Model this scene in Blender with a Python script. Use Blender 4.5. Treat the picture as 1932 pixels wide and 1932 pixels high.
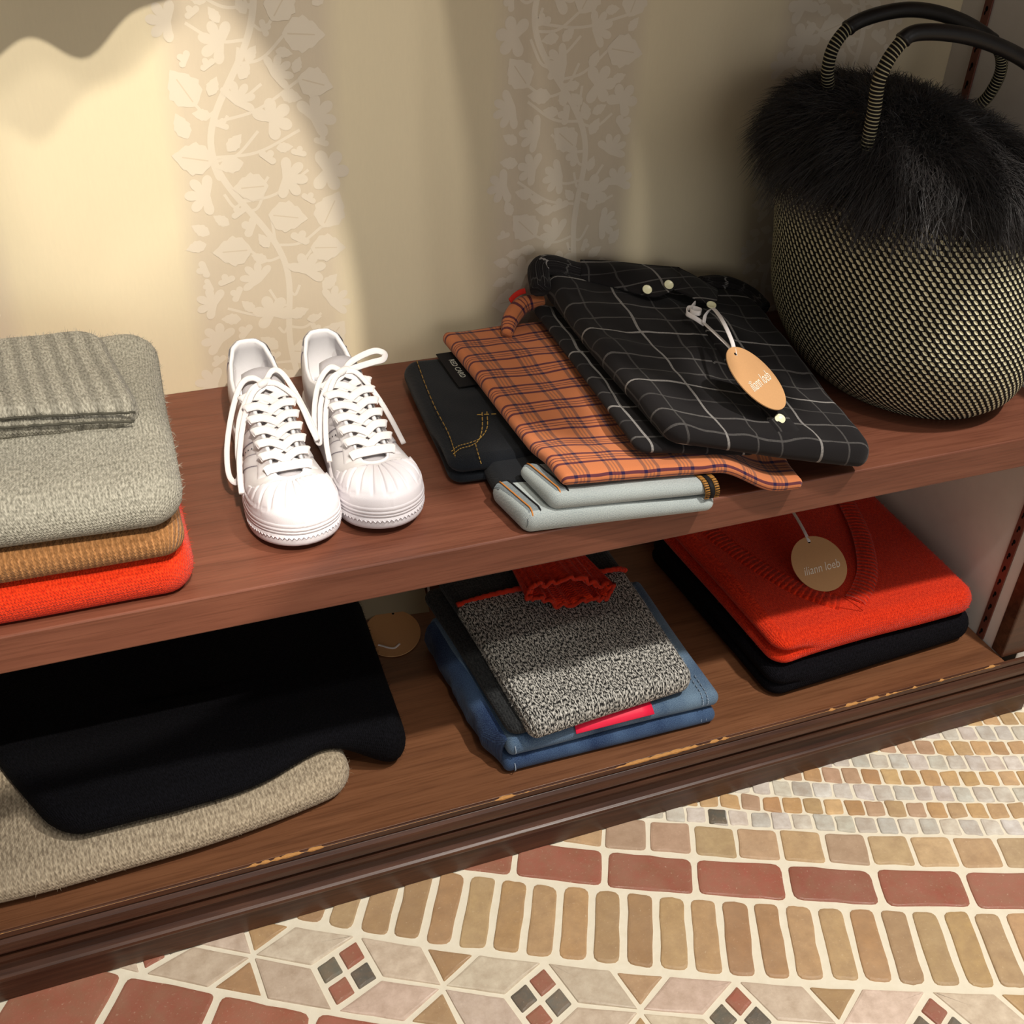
import bpy, bmesh, math, random
import numpy as np
from mathutils import Vector, Matrix, noise

for o in list(bpy.data.objects):
    bpy.data.objects.remove(o, do_unlink=True)
SC = bpy.context.scene
COL = SC.collection
R = math.radians
rng = np.random.default_rng(7)
random.seed(7)

# ------------------------------------------------------------------ camera
cam_d = bpy.data.cameras.new('camera')
cam = bpy.data.objects.new('camera', cam_d)
COL.objects.link(cam)
cam_d.sensor_fit = 'HORIZONTAL'
cam_d.sensor_width = 36.0
cam_d.lens = 36.0 * 2158.0 / 1932.0
cam_d.clip_start = 0.02
cam_d.clip_end = 60
_f, _dy = 2158.0, 3050.0
_dx = (1197 * _dy - _f * _f) / 6434
AX = np.array([6434.0, -1197.0, _f]); AX /= np.linalg.norm(AX)
AZ = np.array([_dx, _dy, _f]); AZ /= np.linalg.norm(AZ)
AY = np.cross(AX, AZ)
CAMZ = 1.022
right = Vector((AX[0], AY[0], -AZ[0]))
down = Vector((AX[1], AY[1], -AZ[1]))
fwd = Vector((AX[2], AY[2], -AZ[2]))
mw = Matrix.Identity(4)
for i in range(3):
    mw[i][0] = right[i]; mw[i][1] = -down[i]; mw[i][2] = -fwd[i]
mw[2][3] = CAMZ
cam.matrix_world = mw
SC.camera = cam

# ------------------------------------------------------------------ light and exposure
SC.view_settings.view_transform = 'Standard'
SC.view_settings.look = 'None'
SC.view_settings.exposure = 0.0
SC.view_settings.gamma = 1.0
SC.view_settings.use_curve_mapping = False
world = bpy.data.worlds.new('room_air')
SC.world = world
world.use_nodes = True
bg = world.node_tree.nodes['Background']
bg.inputs[0].default_value = (1.0, 0.95, 0.90, 1)
bg.inputs[1].default_value = 0.18


def look(o, target):
    d = Vector(target) - o.location
    o.rotation_euler = d.to_track_quat('-Z', 'Y').to_euler()


def spot(name, loc, target, power, half_deg, blend, size, col):
    d = bpy.data.lights.new(name, 'SPOT')
    d.energy = power; d.spot_size = R(2 * half_deg); d.spot_blend = blend
    d.shadow_soft_size = size; d.color = col
    o = bpy.data.objects.new(name, d); COL.objects.link(o)
    o.location = loc; look(o, target)
    return o


# ceiling spots of the shop, in front of the shelving
spot('ceiling_spot_right', (1.15, 0.0, 2.6), (0.80, 0.42, 0.2), 225, 25, 0.55, 0.05, (1.0, 0.94, 0.86))
spot('ceiling_spot_middle', (0.30, -0.05, 2.6), (0.22, 0.40, 0.2), 34, 25, 0.55, 0.05, (1.0, 0.94, 0.86))
spot('ceiling_spot_wall', (0.15, -0.5, 2.4), (0.12, 1.05, 0.62), 54, 13, 0.35, 0.05, (1.0, 0.93, 0.82))
# wall washer whose beam edge falls on the wallpaper
_a = Vector((0.2, -0.6, 2.35)); _d = Vector((-0.1122, 0.6588, -0.7439))
spot('wall_washer_wide', _a, _a + _d * 2, 212, 8.05, 0.05, 0.012, (1.0, 0.92, 0.80))
spot('wall_washer_narrow', (0.42, -0.3, 2.4), (0.045, 1.09, 0.68), 105, 2.9, 0.5, 0.03, (1.0, 0.92, 0.76))
ar = bpy.data.lights.new('ceiling_fill', 'AREA')  # soft overhead fill, added to stand for the room's general light
ar.shape = 'RECTANGLE'; ar.size = 1.6; ar.size_y = 0.8; ar.energy = 11; ar.color = (1.0, 0.93, 0.84)
aro = bpy.data.objects.new('ceiling_fill', ar); COL.objects.link(aro)
aro.location = (0.5, -0.5, 2.7); look(aro, (0.45, 0.3, 0.0))


wn = bpy.data.lights.new('front_fill', 'AREA')  # fill light added in front to brighten the back wall, not a real window
wn.shape = 'RECTANGLE'; wn.size = 3.0; wn.size_y = 1.6; wn.energy = 30; wn.color = (1.0, 0.96, 0.92)
wno = bpy.data.objects.new('front_fill', wn); COL.objects.link(wno)
wno.location = (0.8, -3.0, 1.05); look(wno, (0.6, 1.0, 0.7))


# ------------------------------------------------------------------ helpers: objects
def tag(o, label=None, cat=None, group=None, kind=None):
    if label: o['label'] = label
    if cat: o['category'] = cat
    if group: o['group'] = group
    if kind: o['kind'] = kind
    return o


def empty(name, loc, label, cat, rz=0.0, group=None):
    o = bpy.data.objects.new(name, None)
    o.empty_display_size = 0.05
    COL.objects.link(o)
    o.location = loc; o.rotation_euler = (0, 0, rz)
    return tag(o, label, cat, group)


class MB:
    def __init__(s):
        s.v = []; s.f = []; s.uv = []; s.mi = []; s.n = 0

    def add(s, V, F, uv=None, mi=0):
        V = np.asarray(V, float).reshape(-1, 3)
        b = s.n
        s.v.append(V); s.n += len(V)
        s.uv.append(np.asarray(uv, float).reshape(-1, 2) if uv is not None else V[:, :2].copy())
        s.f += [tuple(b + i for i in f) for f in F]
        if np.isscalar(mi): s.mi += [mi] * len(F)
        else: s.mi += list(mi)
        return b

    def grid(s, P, uv=None, cu=False, cv=False, mi=0):
        P = np.asarray(P, float); nu, nv = P.shape[:2]
        F = []
        for i in range(nu if cu else nu - 1):
            for j in range(nv if cv else nv - 1):
                a = i * nv + j; b = ((i + 1) % nu) * nv + j
                c = ((i + 1) % nu) * nv + (j + 1) % nv; d = i * nv + (j + 1) % nv
                F.append((a, b, c, d))
        return s.add(P.reshape(-1, 3), F, uv, mi)

    def shell(s, P, th, nrm, uv=None, mi=0):
        """thin solid sheet: grid P, thickened along nrm"""
        P = np.asarray(P, float); nu, nv = P.shape[:2]
        nrm = np.broadcast_to(np.asarray(nrm, float), P.shape)
        Q = P - nrm * th
        n = nu * nv
        F = []
        for i in range(nu - 1):
            for j in range(nv - 1):
                a = i * nv + j
                F.append((a, a + nv, a + nv + 1, a + 1))
                F.append((n + a, n + a + 1, n + a + nv + 1, n + a + nv))
        for i in range(nu - 1):
            for j in (0, nv - 1):
                a = i * nv + j; F.append((a, a + nv, n + a + nv, n + a))
        for j in range(nv - 1):
            for i in (0, nu - 1):
                a = i * nv + j; F.append((a, a + 1, n + a + 1, n + a))
        U = None
        if uv is not None:
            U = np.r_[np.asarray(uv).reshape(-1, 2), np.asarray(uv).reshape(-1, 2)]
        return s.add(np.r_[P.reshape(-1, 3), Q.reshape(-1, 3)], F, U, mi)

    def tube(s, path, rad, n=8, mi=0, cap=True, ry=None):
        path = np.asarray(path, float); m = len(path)
        rad = np.broadcast_to(np.asarray(rad, float), (m,))
        T = np.gradient(path, axis=0); T /= np.linalg.norm(T, axis=1)[:, None] + 1e-12
        up = np.array([0, 0, 1.0]) if abs(T[0][2]) < .9 else np.array([1.0, 0, 0])
        N = np.cross(T[0], up); N /= np.linalg.norm(N)
        P = np.zeros((m, n, 3)); L = 0; uv = np.zeros((m, n, 2))
        for i in range(m):
            N = N - T[i] * (N @ T[i]); N /= np.linalg.norm(N) + 1e-12
            B = np.cross(T[i], N)
            if i: L += np.linalg.norm(path[i] - path[i - 1])
            for j in range(n):
                a = 2 * math.pi * j / n
                P[i, j] = path[i] + rad[i] * (math.cos(a) * N + math.sin(a) * B)
                uv[i, j] = (j / n, L)
        b = s.grid(P, uv, cv=True, mi=mi)
        if cap:
            s.f.append(tuple(b + j for j in range(n))); s.mi.append(mi)
            s.f.append(tuple(b + (m - 1) * n + j for j in range(n))); s.mi.append(mi)
        return b

    def ribbon(s, path, side, w, th=.0012, mi=0, na=3):
        """flat band along path; side = unit vectors across the band"""
        path = np.asarray(path, float); m = len(path)
        side = np.broadcast_to(np.asarray(side, float), path.shape).copy()
        T = np.gradient(path, axis=0); T /= np.linalg.norm(T, axis=1)[:, None] + 1e-12
        side -= T * (side * T).sum(1)[:, None]; side /= np.linalg.norm(side, axis=1)[:, None] + 1e-12
        N = np.cross(T, side)
        w = np.broadcast_to(np.asarray(w, float), (m,))
        P = np.zeros((m, 8, 3))
        prof = [(-.5, 0), (-.42, .5), (0, .62), (.42, .5), (.5, 0), (.42, -.5), (0, -.62), (-.42, -.5)]
        for j, (a, h) in enumerate(prof):
            P[:, j] = path + side * (w * a)[:, None] + N * (th * h)
        b = s.grid(P, None, cv=True, mi=mi)
        s.f.append(tuple(b + j for j in range(8))); s.mi.append(mi)
        s.f.append(tuple(b + (m - 1) * 8 + j for j in range(8))); s.mi.append(mi)

    def box(s, x0, x1, y0, y1, z0, z1, bev=0.0, mi=0):
        bm = bmesh.new()
        bmesh.ops.create_cube(bm, size=1)
        for v in bm.verts:
            v.co = Vector((x0 + (v.co.x + .5) * (x1 - x0), y0 + (v.co.y + .5) * (y1 - y0), z0 + (v.co.z + .5) * (z1 - z0)))
        if bev > 0:
            bmesh.ops.bevel(bm, geom=list(bm.edges), offset=bev, segments=2, affect='EDGES', profile=.5)
        s.from_bm(bm, mi)

    def from_bm(s, bm, mi=0, M=None):
        bm.verts.index_update()
        V = [tuple((M @ v.co) if M else v.co) for v in bm.verts]
        F = [tuple(v.index for v in f.verts) for f in bm.faces]
        s.add(V, F, None, mi); bm.free()

    def prism(s, pts, z0, z1, M=None, mi=0):
        """2-D outline extruded from z0 to z1"""
        n = len(pts)
        V = [(x, y, z0) for x, y in pts] + [(x, y, z1) for x, y in pts]
        F = [tuple(range(n - 1, -1, -1)), tuple(range(n, 2 * n))]
        F += [(i, (i + 1) % n, n + (i + 1) % n, n + i) for i in range(n)]
        if M is not None: V = [tuple(M @ Vector(v)) for v in V]
        s.add(V, F, None, mi)

    def fuzz(s, count, length, width=.0003, zmin=-9, mi=0, sel=None):
        """loose wool fibres standing off the surface built so far"""
        V = np.concatenate(s.v); U = np.concatenate(s.uv)
        F = [f for f in s.f if len(f) == 4]
        F = np.array(F)
        C = V[F].mean(1)
        n = np.cross(V[F[:, 2]] - V[F[:, 0]], V[F[:, 3]] - V[F[:, 1]])
        ar = np.linalg.norm(n, axis=1) + 1e-15
        n /= ar[:, None]
        ctr = V.mean(0)
        flip = ((C - ctr) * n * np.array([.3, .3, 3])).sum(1) < 0
        n[flip] *= -1
        p = ar.copy(); p[n[:, 2] < -.3] = 0; p[C[:, 2] < zmin] = 0
        if sel is not None: p *= sel(C)
        p /= p.sum()
        I = rng.choice(len(F), count, p=p)
        w = rng.dirichlet([1, 1, 1, 1], count)
        B = (V[F[I]] * w[:, :, None]).sum(1); UV = (U[F[I]] * w[:, :, None]).sum(1)
        d = n[I] * .55 + rng.normal(size=(count, 3)) * .5; d /= np.linalg.norm(d, axis=1)[:, None]
        sd = np.cross(d, rng.normal(size=(count, 3))); sd /= np.linalg.norm(sd, axis=1)[:, None]
        L = length * rng.uniform(.4, 1.1, count)[:, None]
        a = B - n[I] * .0004 + sd * width / 2; b = B - n[I] * .0004 - sd * width / 2
        mid = B + d * L * .55
        tip = B + d * L + rng.normal(size=(count, 3)) * L * .25
        VV = np.stack([a, b, mid - sd * width * .35, mid + sd * width * .35, tip], 1).reshape(-1, 3)
        UU = np.repeat(UV, 5, 0)
        FF = []
        for k in range(count):
            q = 5 * k; FF += [(q, q + 1, q + 2, q + 3), (q + 3, q + 2, q + 4)]
        s.add(VV, FF, UU, mi)

    def build(s, name, mats, parent=None, origin=None, smooth=True, recalc=False, attr=None):
        V = np.concatenate(s.v)
        if origin is not None: V = V - np.asarray(origin, float)
        me = bpy.data.meshes.new(name)
        me.from_pydata(V.tolist(), [], s.f)
        if not isinstance(mats, (list, tuple)): mats = [mats]
        for m in mats: me.materials.append(m)
        me.polygons.foreach_set('material_index', s.mi)
        me.polygons.foreach_set('use_smooth', [smooth] * len(s.f))
        uvl = me.uv_layers.new(name='UVMap')
        li = np.zeros(len(me.loops), dtype=np.int32); me.loops.foreach_get('vertex_index', li)
        U = np.concatenate(s.uv)
        uvl.data.foreach_set('uv', U[li].ravel())
        if attr is not None:
            ca = me.color_attributes.new('tint', 'FLOAT_COLOR', 'POINT')
            ca.data.foreach_set('color', np.asarray(attr, float).ravel())
        if recalc:
            bm = bmesh.new(); bm.from_mesh(me)
            bmesh.ops.recalc_face_normals(bm, faces=bm.faces); bm.to_mesh(me); bm.free()
        me.update()
        o = bpy.data.objects.new(name, me); COL.objects.link(o)
        if origin is not None: o.location = origin
        if parent is not None:
            o.parent = parent
        return o


def child_at(o, parent):
    """parent a mesh built in world coordinates while keeping where it stands"""
    o.parent = parent
    bpy.context.view_layer.update()
    o.matrix_parent_inverse = parent.matrix_world.inverted()
    return o


def crom(pts, n=10, closed=False):
    """Catmull-Rom through points"""
    P = np.asarray(pts, float); m = len(P); out = []
    idx = range(m if closed else m - 1)
    for i in idx:
        p0 = P[(i - 1) % m] if (closed or i > 0) else 2 * P[0] - P[1]
        p1 = P[i]; p2 = P[(i + 1) % m]
        p3 = P[(i + 2) % m] if (closed or i + 2 < m) else 2 * P[-1] - P[-2]
        for k in range(n):
            t = k / n
            out.append(.5 * ((2 * p1) + (-p0 + p2) * t + (2 * p0 - 5 * p1 + 4 * p2 - p3) * t * t + (-p0 + 3 * p1 - 3 * p2 + p3) * t ** 3))
    if not closed: out.append(P[-1])
    return np.array(out)


def sstep(a, b, x):
    t = np.clip((np.asarray(x, float) - a) / (b - a), 0, 1)
    return t * t * (3 - 2 * t)


def fbm(p, sc=1.0, octv=2):
    return sum(noise.noise(Vector((p[0], p[1], p[2])) * sc * 2 ** k) / 2 ** k for k in range(octv))


# ------------------------------------------------------------------ helpers: materials
class NT:
    def __init__(s, name, rough=.7, spec=.3, sheen=0.0):
        s.m = bpy.data.materials.new(name); s.m.use_nodes = True
        s.t = s.m.node_tree; s.n = s.t.nodes; s.l = s.t.links
        s.b = s.n['Principled BSDF']
        s.b.inputs['Roughness'].default_value = rough
        s.b.inputs['Specular IOR Level'].default_value = spec
        if sheen:
            s.b.inputs['Sheen Weight'].default_value = sheen
            s.b.inputs['Sheen Roughness'].default_value = .5

    def node(s, t, **k):
        n = s.n.new(t)
        for a, v in k.items(): setattr(n, a, v)
        return n

    def put(s, sock, v):
        if isinstance(v, bpy.types.NodeSocket): s.l.new(v, sock)
        elif v is not None:
            if hasattr(sock.default_value, '__len__') and not hasattr(v, '__len__'): v = (v, v, v)
            if hasattr(v, '__len__') and len(sock.default_value) == 4 and len(v) == 3: v = (*v, 1)
            sock.default_value = v

    def math(s, op, a, b=None, c=None):
        n = s.node('ShaderNodeMath', operation=op)
        s.put(n.inputs[0], a)
        if b is not None: s.put(n.inputs[1], b)
        if c is not None: s.put(n.inputs[2], c)
        return n.outputs[0]

    def coord(s, kind='UV'):
        return s.node('ShaderNodeTexCoord').outputs[kind]

    def mapping(s, v, scale=(1, 1, 1), loc=(0, 0, 0), rot=(0, 0, 0)):
        n = s.node('ShaderNodeMapping'); s.l.new(v, n.inputs['Vector'])
        n.inputs['Scale'].default_value = scale; n.inputs['Location'].default_value = loc
        n.inputs['Rotation'].default_value = rot
        return n.outputs[0]

    def noise(s, v, scale, detail=2, rough=.5, color=False):
        n = s.node('ShaderNodeTexNoise'); s.l.new(v, n.inputs['Vector'])
        n.inputs['Scale'].default_value = scale; n.inputs['Detail'].default_value = detail
        n.inputs['Roughness'].default_value = rough
        return n.outputs['Color' if color else 'Fac']

    def ramp(s, fac, stops, interp='LINEAR'):
        n = s.node('ShaderNodeValToRGB'); s.put(n.inputs[0], fac)
        e = n.color_ramp.elements; n.color_ramp.interpolation = interp
        while len(e) < len(stops): e.new(.5)
        for q, (p, c) in zip(e, stops):
            q.position = p; q.color = (*c, 1) if len(c) == 3 else c
        return n.outputs[0]

    def mix(s, fac, a, b, mode='MIX'):
        n = s.node('ShaderNodeMix', data_type='RGBA', blend_type=mode)
        s.put(n.inputs[0], fac); s.put(n.inputs[6], a); s.put(n.inputs[7], b)
        return n.outputs[2]

    def sep(s, v):
        n = s.node('ShaderNodeSeparateXYZ'); s.l.new(v, n.inputs[0]); return n.outputs

    def comb(s, x, y, z=0.0):
        n = s.node('ShaderNodeCombineXYZ')
        s.put(n.inputs[0], x); s.put(n.inputs[1], y); s.put(n.inputs[2], z); return n.outputs[0]

    def col(s, c): s.put(s.b.inputs['Base Color'], c)

    def bump(s, h, strength=.3, dist=.001):
        n = s.node('ShaderNodeBump'); s.put(n.inputs['Height'], h)
        n.inputs['Strength'].default_value = strength; n.inputs['Distance'].default_value = dist
        s.l.new(n.outputs[0], s.b.inputs['Normal'])


def srgb(r, g, b):
    f = lambda c: (c / 255) / 12.92 if c / 255 <= .04045 else ((c / 255 + .055) / 1.055) ** 2.4
    return (f(r), f(g), f(b))


def plain(name, c, rough=.6, spec=.3, nz=0.0, sc=200, bump=0.0, metal=0.0, sheen=0.0):
    m = NT(name, rough, spec, sheen)
    m.b.inputs['Metallic'].default_value = metal
    if nz or bump:
        n = m.noise(m.coord('Object'), sc, 3)
        if nz: m.col(m.mix(n, tuple(x * (1 - nz) for x in c), tuple(min(1, x * (1 + nz)) for x in c)))
        else: m.col(c)
        if bump: m.bump(n, bump, .001)
    else: m.col(c)
    return m.m


def wood(name, c1, c2, c3, rough=.42):
    m = NT(name, rough, .35)
    co = m.coord('Object')
    n1 = m.noise(m.mapping(co, (2.2, 26, 26)), 3.0, 5, .6)
    n2 = m.noise(m.mapping(co, (14, 420, 420)), 1.0, 3, .6)
    n3 = m.noise(co, 3.0, 2)
    base = m.ramp(n1, [(.28, c1), (.5, c2), (.75, c3)])
    pores = m.ramp(n2, [(.36, (.66, .62, .60)), (.52, (1, 1, 1))])
    c = m.mix(.75, base, pores, 'MULTIPLY')
    c = m.mix(m.math('MULTIPLY', n3, .35), c, c1)
    m.col(c)
    m.put(m.b.inputs['Roughness'], m.math('ADD', m.math('MULTIPLY', n2, .2), rough - .1))
    m.bump(n2, .12, .001)
    return m.m


def knit(name, dark, light, cols=330, rows=260, speck=0.0, speck_c=None, ribs=0.0, sheen=.08, lo=.35, hi=.65, depth=.55):
    m = NT(name, .95, .1, sheen)
    uv = m.coord('UV'); x, y, _ = m.sep(uv)
    wob = m.noise(m.mapping(uv, (60, 60, 1)), 1.0, 2)
    xx = m.math('ADD', x, m.math('MULTIPLY', wob, .0016))
    pu = m.math('MULTIPLY', xx, cols * 2 * math.pi)
    su = m.math('ABSOLUTE', m.math('SINE', m.math('MULTIPLY', pu, .5)))
    tri = m.math('PINGPONG', m.math('MULTIPLY', xx, cols), .5)
    sv = m.math('SINE', m.math('MULTIPLY', m.math('ADD', m.math('MULTIPLY', y, rows), m.math('MULTIPLY', tri, 1.3)), 2 * math.pi))
    h = m.math('ADD', m.math('MULTIPLY', su, .7), m.math('MULTIPLY', sv, .3))
    if ribs:
        rb = m.math('SINE', m.math('MULTIPLY', xx, ribs * 2 * math.pi))
        h = m.math('ADD', h, m.math('MULTIPLY', rb, 1.4))
    fine = m.noise(m.mapping(uv, (cols * 1.6, rows * .8, 1)), 1.0, 2)
    big = m.noise(m.mapping(uv, (25, 25, 1)), 1.0, 2)
    c = m.mix(m.ramp(fine, [(lo, (0, 0, 0)), (hi, (1, 1, 1))]), dark, light)
    if speck:
        sp = m.noise(m.mapping(uv, (cols * .9, rows * .35, 3)), 1.0, 2)
        c = m.mix(m.ramp(sp, [(.5 + .25 * (1 - speck), (0, 0, 0)), (.62 + .2 * (1 - speck), (1, 1, 1))]), c, speck_c)
    shade = m.ramp(h, [(0.0, (.55,) * 3), (.55, (1,) * 3)])
    c = m.mix(depth, c, shade, 'MULTIPLY')
    if ribs:
        rs = m.ramp(m.math('MULTIPLY_ADD', rb, .5, .5), [(.1, (.55,) * 3), (.6, (1,) * 3)])
        c = m.mix(.38, c, rs, 'MULTIPLY')
    c = m.mix(m.math('MULTIPLY', big, .18), c, dark)
    m.col(c)
    m.bump(m.math('ADD', h, m.math('MULTIPLY', fine, .8)), .55, .0012)
    return m.m


def denim(name, dark, light, fade=.4, scale=1.0):
    m = NT(name, .9, .12, .1)
    uv = m.coord('UV'); x, y, _ = m.sep(uv)
    tw = m.math('SINE', m.math('MULTIPLY', m.math('ADD', x, m.math('MULTIPLY', y, .6)), 5200 * scale))
    fine = m.noise(m.mapping(uv, (900, 900, 1)), 1.0, 2)
    fd = m.noise(m.mapping(uv, (14, 9, 1)), 1.0, 3)
    k = m.math('ADD', m.math('MULTIPLY', fine, .6), m.math('MULTIPLY', m.math('ADD', fd, -.5), fade * 2))
    c = m.mix(m.ramp(k, [(.1, (0, 0, 0)), (.62, (1, 1, 1))]), dark, light)
    m.col(c)
    m.bump(m.math('ADD', tw, m.math('MULTIPLY', fine, 2)), .25, .0006)
    return m.m


def lines(m, u, period, spec):
    """mask of thin parallel lines: spec = [(centre, half width, strength)] in fractions of the period"""
    fr = m.math('FRACT', m.math('DIVIDE', u, period))
    tot = None
    for c, w, st in spec:
        d = m.math('ABSOLUTE', m.math('SUBTRACT', fr, c))
        k = m.math('MULTIPLY', m.math('LESS_THAN', d, w), st)
        tot = k if tot is None else m.math('MAXIMUM', tot, k)
    return tot


# ------------------------------------------------------------------ heights of the place (metres, floor = 0)
SH = 0.422      # top of the upper shelf
SHB = 0.385
LO = 0.099      # top of the lower shelf
YF, YW = 0.747, 1.0908   # front edge of the upper shelf, wall behind
XR = 0.962      # right side wall

WOOD_UP = wood('reddish_oak', srgb(98, 57, 42), srgb(111, 66, 49), srgb(124, 77, 58))
WOOD_LO = wood('brown_oak', srgb(98, 62, 40), srgb(114, 74, 48), srgb(128, 85, 57))
WOOD_DK = wood('dark_oak_moulding', srgb(52, 30, 20), srgb(76, 46, 31), srgb(98, 62, 42), .36)
WHITE_PAPER = plain('white_wallpaper', srgb(214, 208, 200), .85, .15, .05, 60, .15)


def bilin(C, a, b):
    C = np.asarray(C, float)
    s = (a + 1) / 2; t = (b + 1) / 2
    s = s[..., None]; t = t[..., None]
    return C[0] * (1 - s) * (1 - t) + C[1] * s * (1 - t) + C[2] * s * t + C[3] * (1 - s) * t


def corner(v):
    """height over the plan: number, 4 corner values FL FR BR BL, or function of (a, b)"""
    if callable(v): return v
    if np.isscalar(v): return lambda a, b: np.full_like(a, v)
    q = np.asarray(v, float)
    return lambda a, b: (q[0] * (1 - a) * (1 - b) + q[1] * (1 + a) * (1 - b) + q[2] * (1 + a) * (1 + b) + q[3] * (1 - a) * (1 + b)) / 4


def slab(mb, C, zb, zt, r=.014, rc=.02, res=.006, layers=1, lw=None, wob=.002, dz=.0015, wsc=9.0, seed=0.0, bulge=0.0, mi=0, extra=None, flat=.0):
    """folded cloth: rounded plan between the corners FL FR BR BL, rolled edges, 1..n visible layers"""
    C = np.asarray(C, float)
    A = (np.linalg.norm(C[1] - C[0]) + np.linalg.norm(C[2] - C[3])) / 4
    B = (np.linalg.norm(C[3] - C[0]) + np.linalg.norm(C[2] - C[1])) / 4
    zb = corner(zb); zt = corner(zt)
    # outline samples
    ne = max(6, int(2 * (A - rc) / res)), max(6, int(2 * (B - rc) / res))
    S = []
    cs = [(-1, -1, 180), (1, -1, 270), (1, 1, 0), (-1, 1, 90)]
    for k, (sx, sy, a0) in enumerate(cs):
        for q in range(7): S.append((k, k, 0.0, R(a0 + 90 * q / 6)))
        n = ne[0] if k in (0, 2) else ne[1]
        for q in range(1, n): S.append((k, (k + 1) % 4, q / n, R(a0 + 90)))
    K0 = np.array([s[0] for s in S]); K1 = np.array([s[1] for s in S]); FQ = np.array([s[2] for s in S]); AN = np.array([s[3] for s in S])
    sg = np.array([(c[0], c[1]) for c in cs], float)

    def ring(d):
        rr = max(rc - d, .0016)
        ax = np.clip(A - d - rr, 0, None); by = np.clip(B - d - rr, 0, None)
        p0 = sg[K0] * np.array([ax, by]); p1 = sg[K1] * np.array([ax, by])
        return p0 * (1 - FQ[:, None]) + p1 * FQ[:, None] + rr * np.c_[np.cos(AN), np.sin(AN)]
    dm = min(A, B)
    th0 = float(np.mean(zt(np.zeros(1), np.zeros(1)) - zb(np.zeros(1), np.zeros(1))))
    rings = []
    dm -= .0018
    for d in np.arange(dm, r, -res): rings.append((d, 1.0, d, 0))
    m = 10 * layers
    for k in range(m + 1):
        s = k / m
        rings.append((None, s, r - s * (math.pi * .5 * (r + th0 * .5)), 1))
    for d in np.arange(r + res * 2, dm + res, res * 2.5): rings.append((min(d, dm), 0.0, -th0 - 2 * r + 0 * d, 2))
    NS = len(S)
    V = np.zeros((len(rings), NS, 3)); UV = np.zeros((len(rings), NS, 2))
    for i, (d, zf, du, kind) in enumerate(rings):
        if kind == 1:
            s = zf
            l0 = ring(0.0); a0 = l0[:, 0] / A; b0 = l0[:, 1] / B
            dA = r * (1 - math.sin(math.pi * s)); zA = (1 + math.cos(math.pi * s)) / 2
            if layers > 1:
                dB = r * (1 - abs(math.sin(layers * math.pi * s)) ** .55); zB = 1 - s
                w = np.ones(NS) if lw is None else lw(a0, b0)
            else: dB, zB, w = dA, zA, np.zeros(NS)
            dd = dA * (1 - w) + dB * w; zz = zA * (1 - w) + zB * w
            pts = np.zeros((NS, 2))
            ls = {}
            for q in range(NS):
                key = round(float(dd[q]), 6)
                if key not in ls: ls[key] = ring(key)
                pts[q] = ls[key][q]
            zz = np.asarray(zz)
        else:
            pts = ring(d); zz = np.full(NS, zf)
        a = np.clip(pts[:, 0] / A, -1, 1); b = np.clip(pts[:, 1] / B, -1, 1)
        xy = bilin(C, a, b)
        if bulge:
            xy[:, 1] -= bulge * (1 - a * a) * (b < 0) * b * b
        lo = zb(a, b); hi = zt(a, b)
        V[i, :, :2] = xy; V[i, :, 2] = lo + (hi - lo) * zz
        UV[i] = ring(du) if kind != 2 else pts
        if wob or dz:
            for q in range(NS):
                p = (xy[q, 0], xy[q, 1], seed)
                if dz and zz[q] > .02: V[i, q, 2] += dz * zz[q] * fbm(p, wsc, 3)
                if wob:
                    e = max(0.0, 1 - (dm if d is None else d) / .05) if kind != 1 else 1.0
                    if e > 0:
                        V[i, q, 0] += wob * e * noise.noise(Vector((p[0] * 7, p[1] * 7, seed + 5 + V[i, q, 2] * 12)))
                        V[i, q, 1] += wob * e * noise.noise(Vector((p[0] * 7 + 9, p[1] * 7, seed + 8 + V[i, q, 2] * 12)))
    if extra: V = extra(V)
    b0 = mb.grid(V, UV, cv=True, mi=mi)
    for k in (0, len(rings) - 1):
        mb.f.append(tuple(b0 + k * NS + j for j in range(NS))); mb.mi.append(mi)
    return V


# ------------------------------------------------------------------ wall with the vine wallpaper
def wallpaper_mat():
    m = NT('cream_striped_wallpaper', .62, .25)
    co = m.coord('Object'); x, y, z = m.sep(co)
    # broad stripes: plain cream between, warmer beige under each vine
    d = m.math('ABSOLUTE', m.math('SUBTRACT', m.math('FRACT', m.math('DIVIDE', m.math('SUBTRACT', x, .0145), .318)), .5))
    k = m.ramp(d, [(.2, (1, 1, 1)), (.27, (0, 0, 0))])
    c = m.mix(k, srgb(218, 204, 172), srgb(204, 189, 165))
    tex = m.noise(m.mapping(co, (500, 500, 90)), 1.0, 2)
    m.col(m.mix(m.math('MULTIPLY', tex, .08), c, (.3, .25, .2)))
    m.bump(tex, .08, .0004)
    return m.m


def leaf_ovate(L, W, n=14):
    t = np.linspace(0, 1, n)
    w = W * np.sin(np.pi * t ** .8) * (1 + .10 * np.cos(t * 26))
    return [(-a, b) for a, b in zip(w, t * L)] + [(a, b) for a, b in zip(w[::-1], t[::-1] * L)][1:-1]


def leaf_lobed(Rm, n=60, k=5, a0=200):
    out = []
    for i in range(n):
        t = i / n
        a = R(a0) * (t - .5)
        rr = Rm * (.52 + .48 * abs(math.cos(k * math.pi * (t - .5))) ** .7)
        out.append((rr * math.sin(a), rr * math.cos(a) + Rm * .1))
    return out + [(0, -Rm * .12)]


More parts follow.
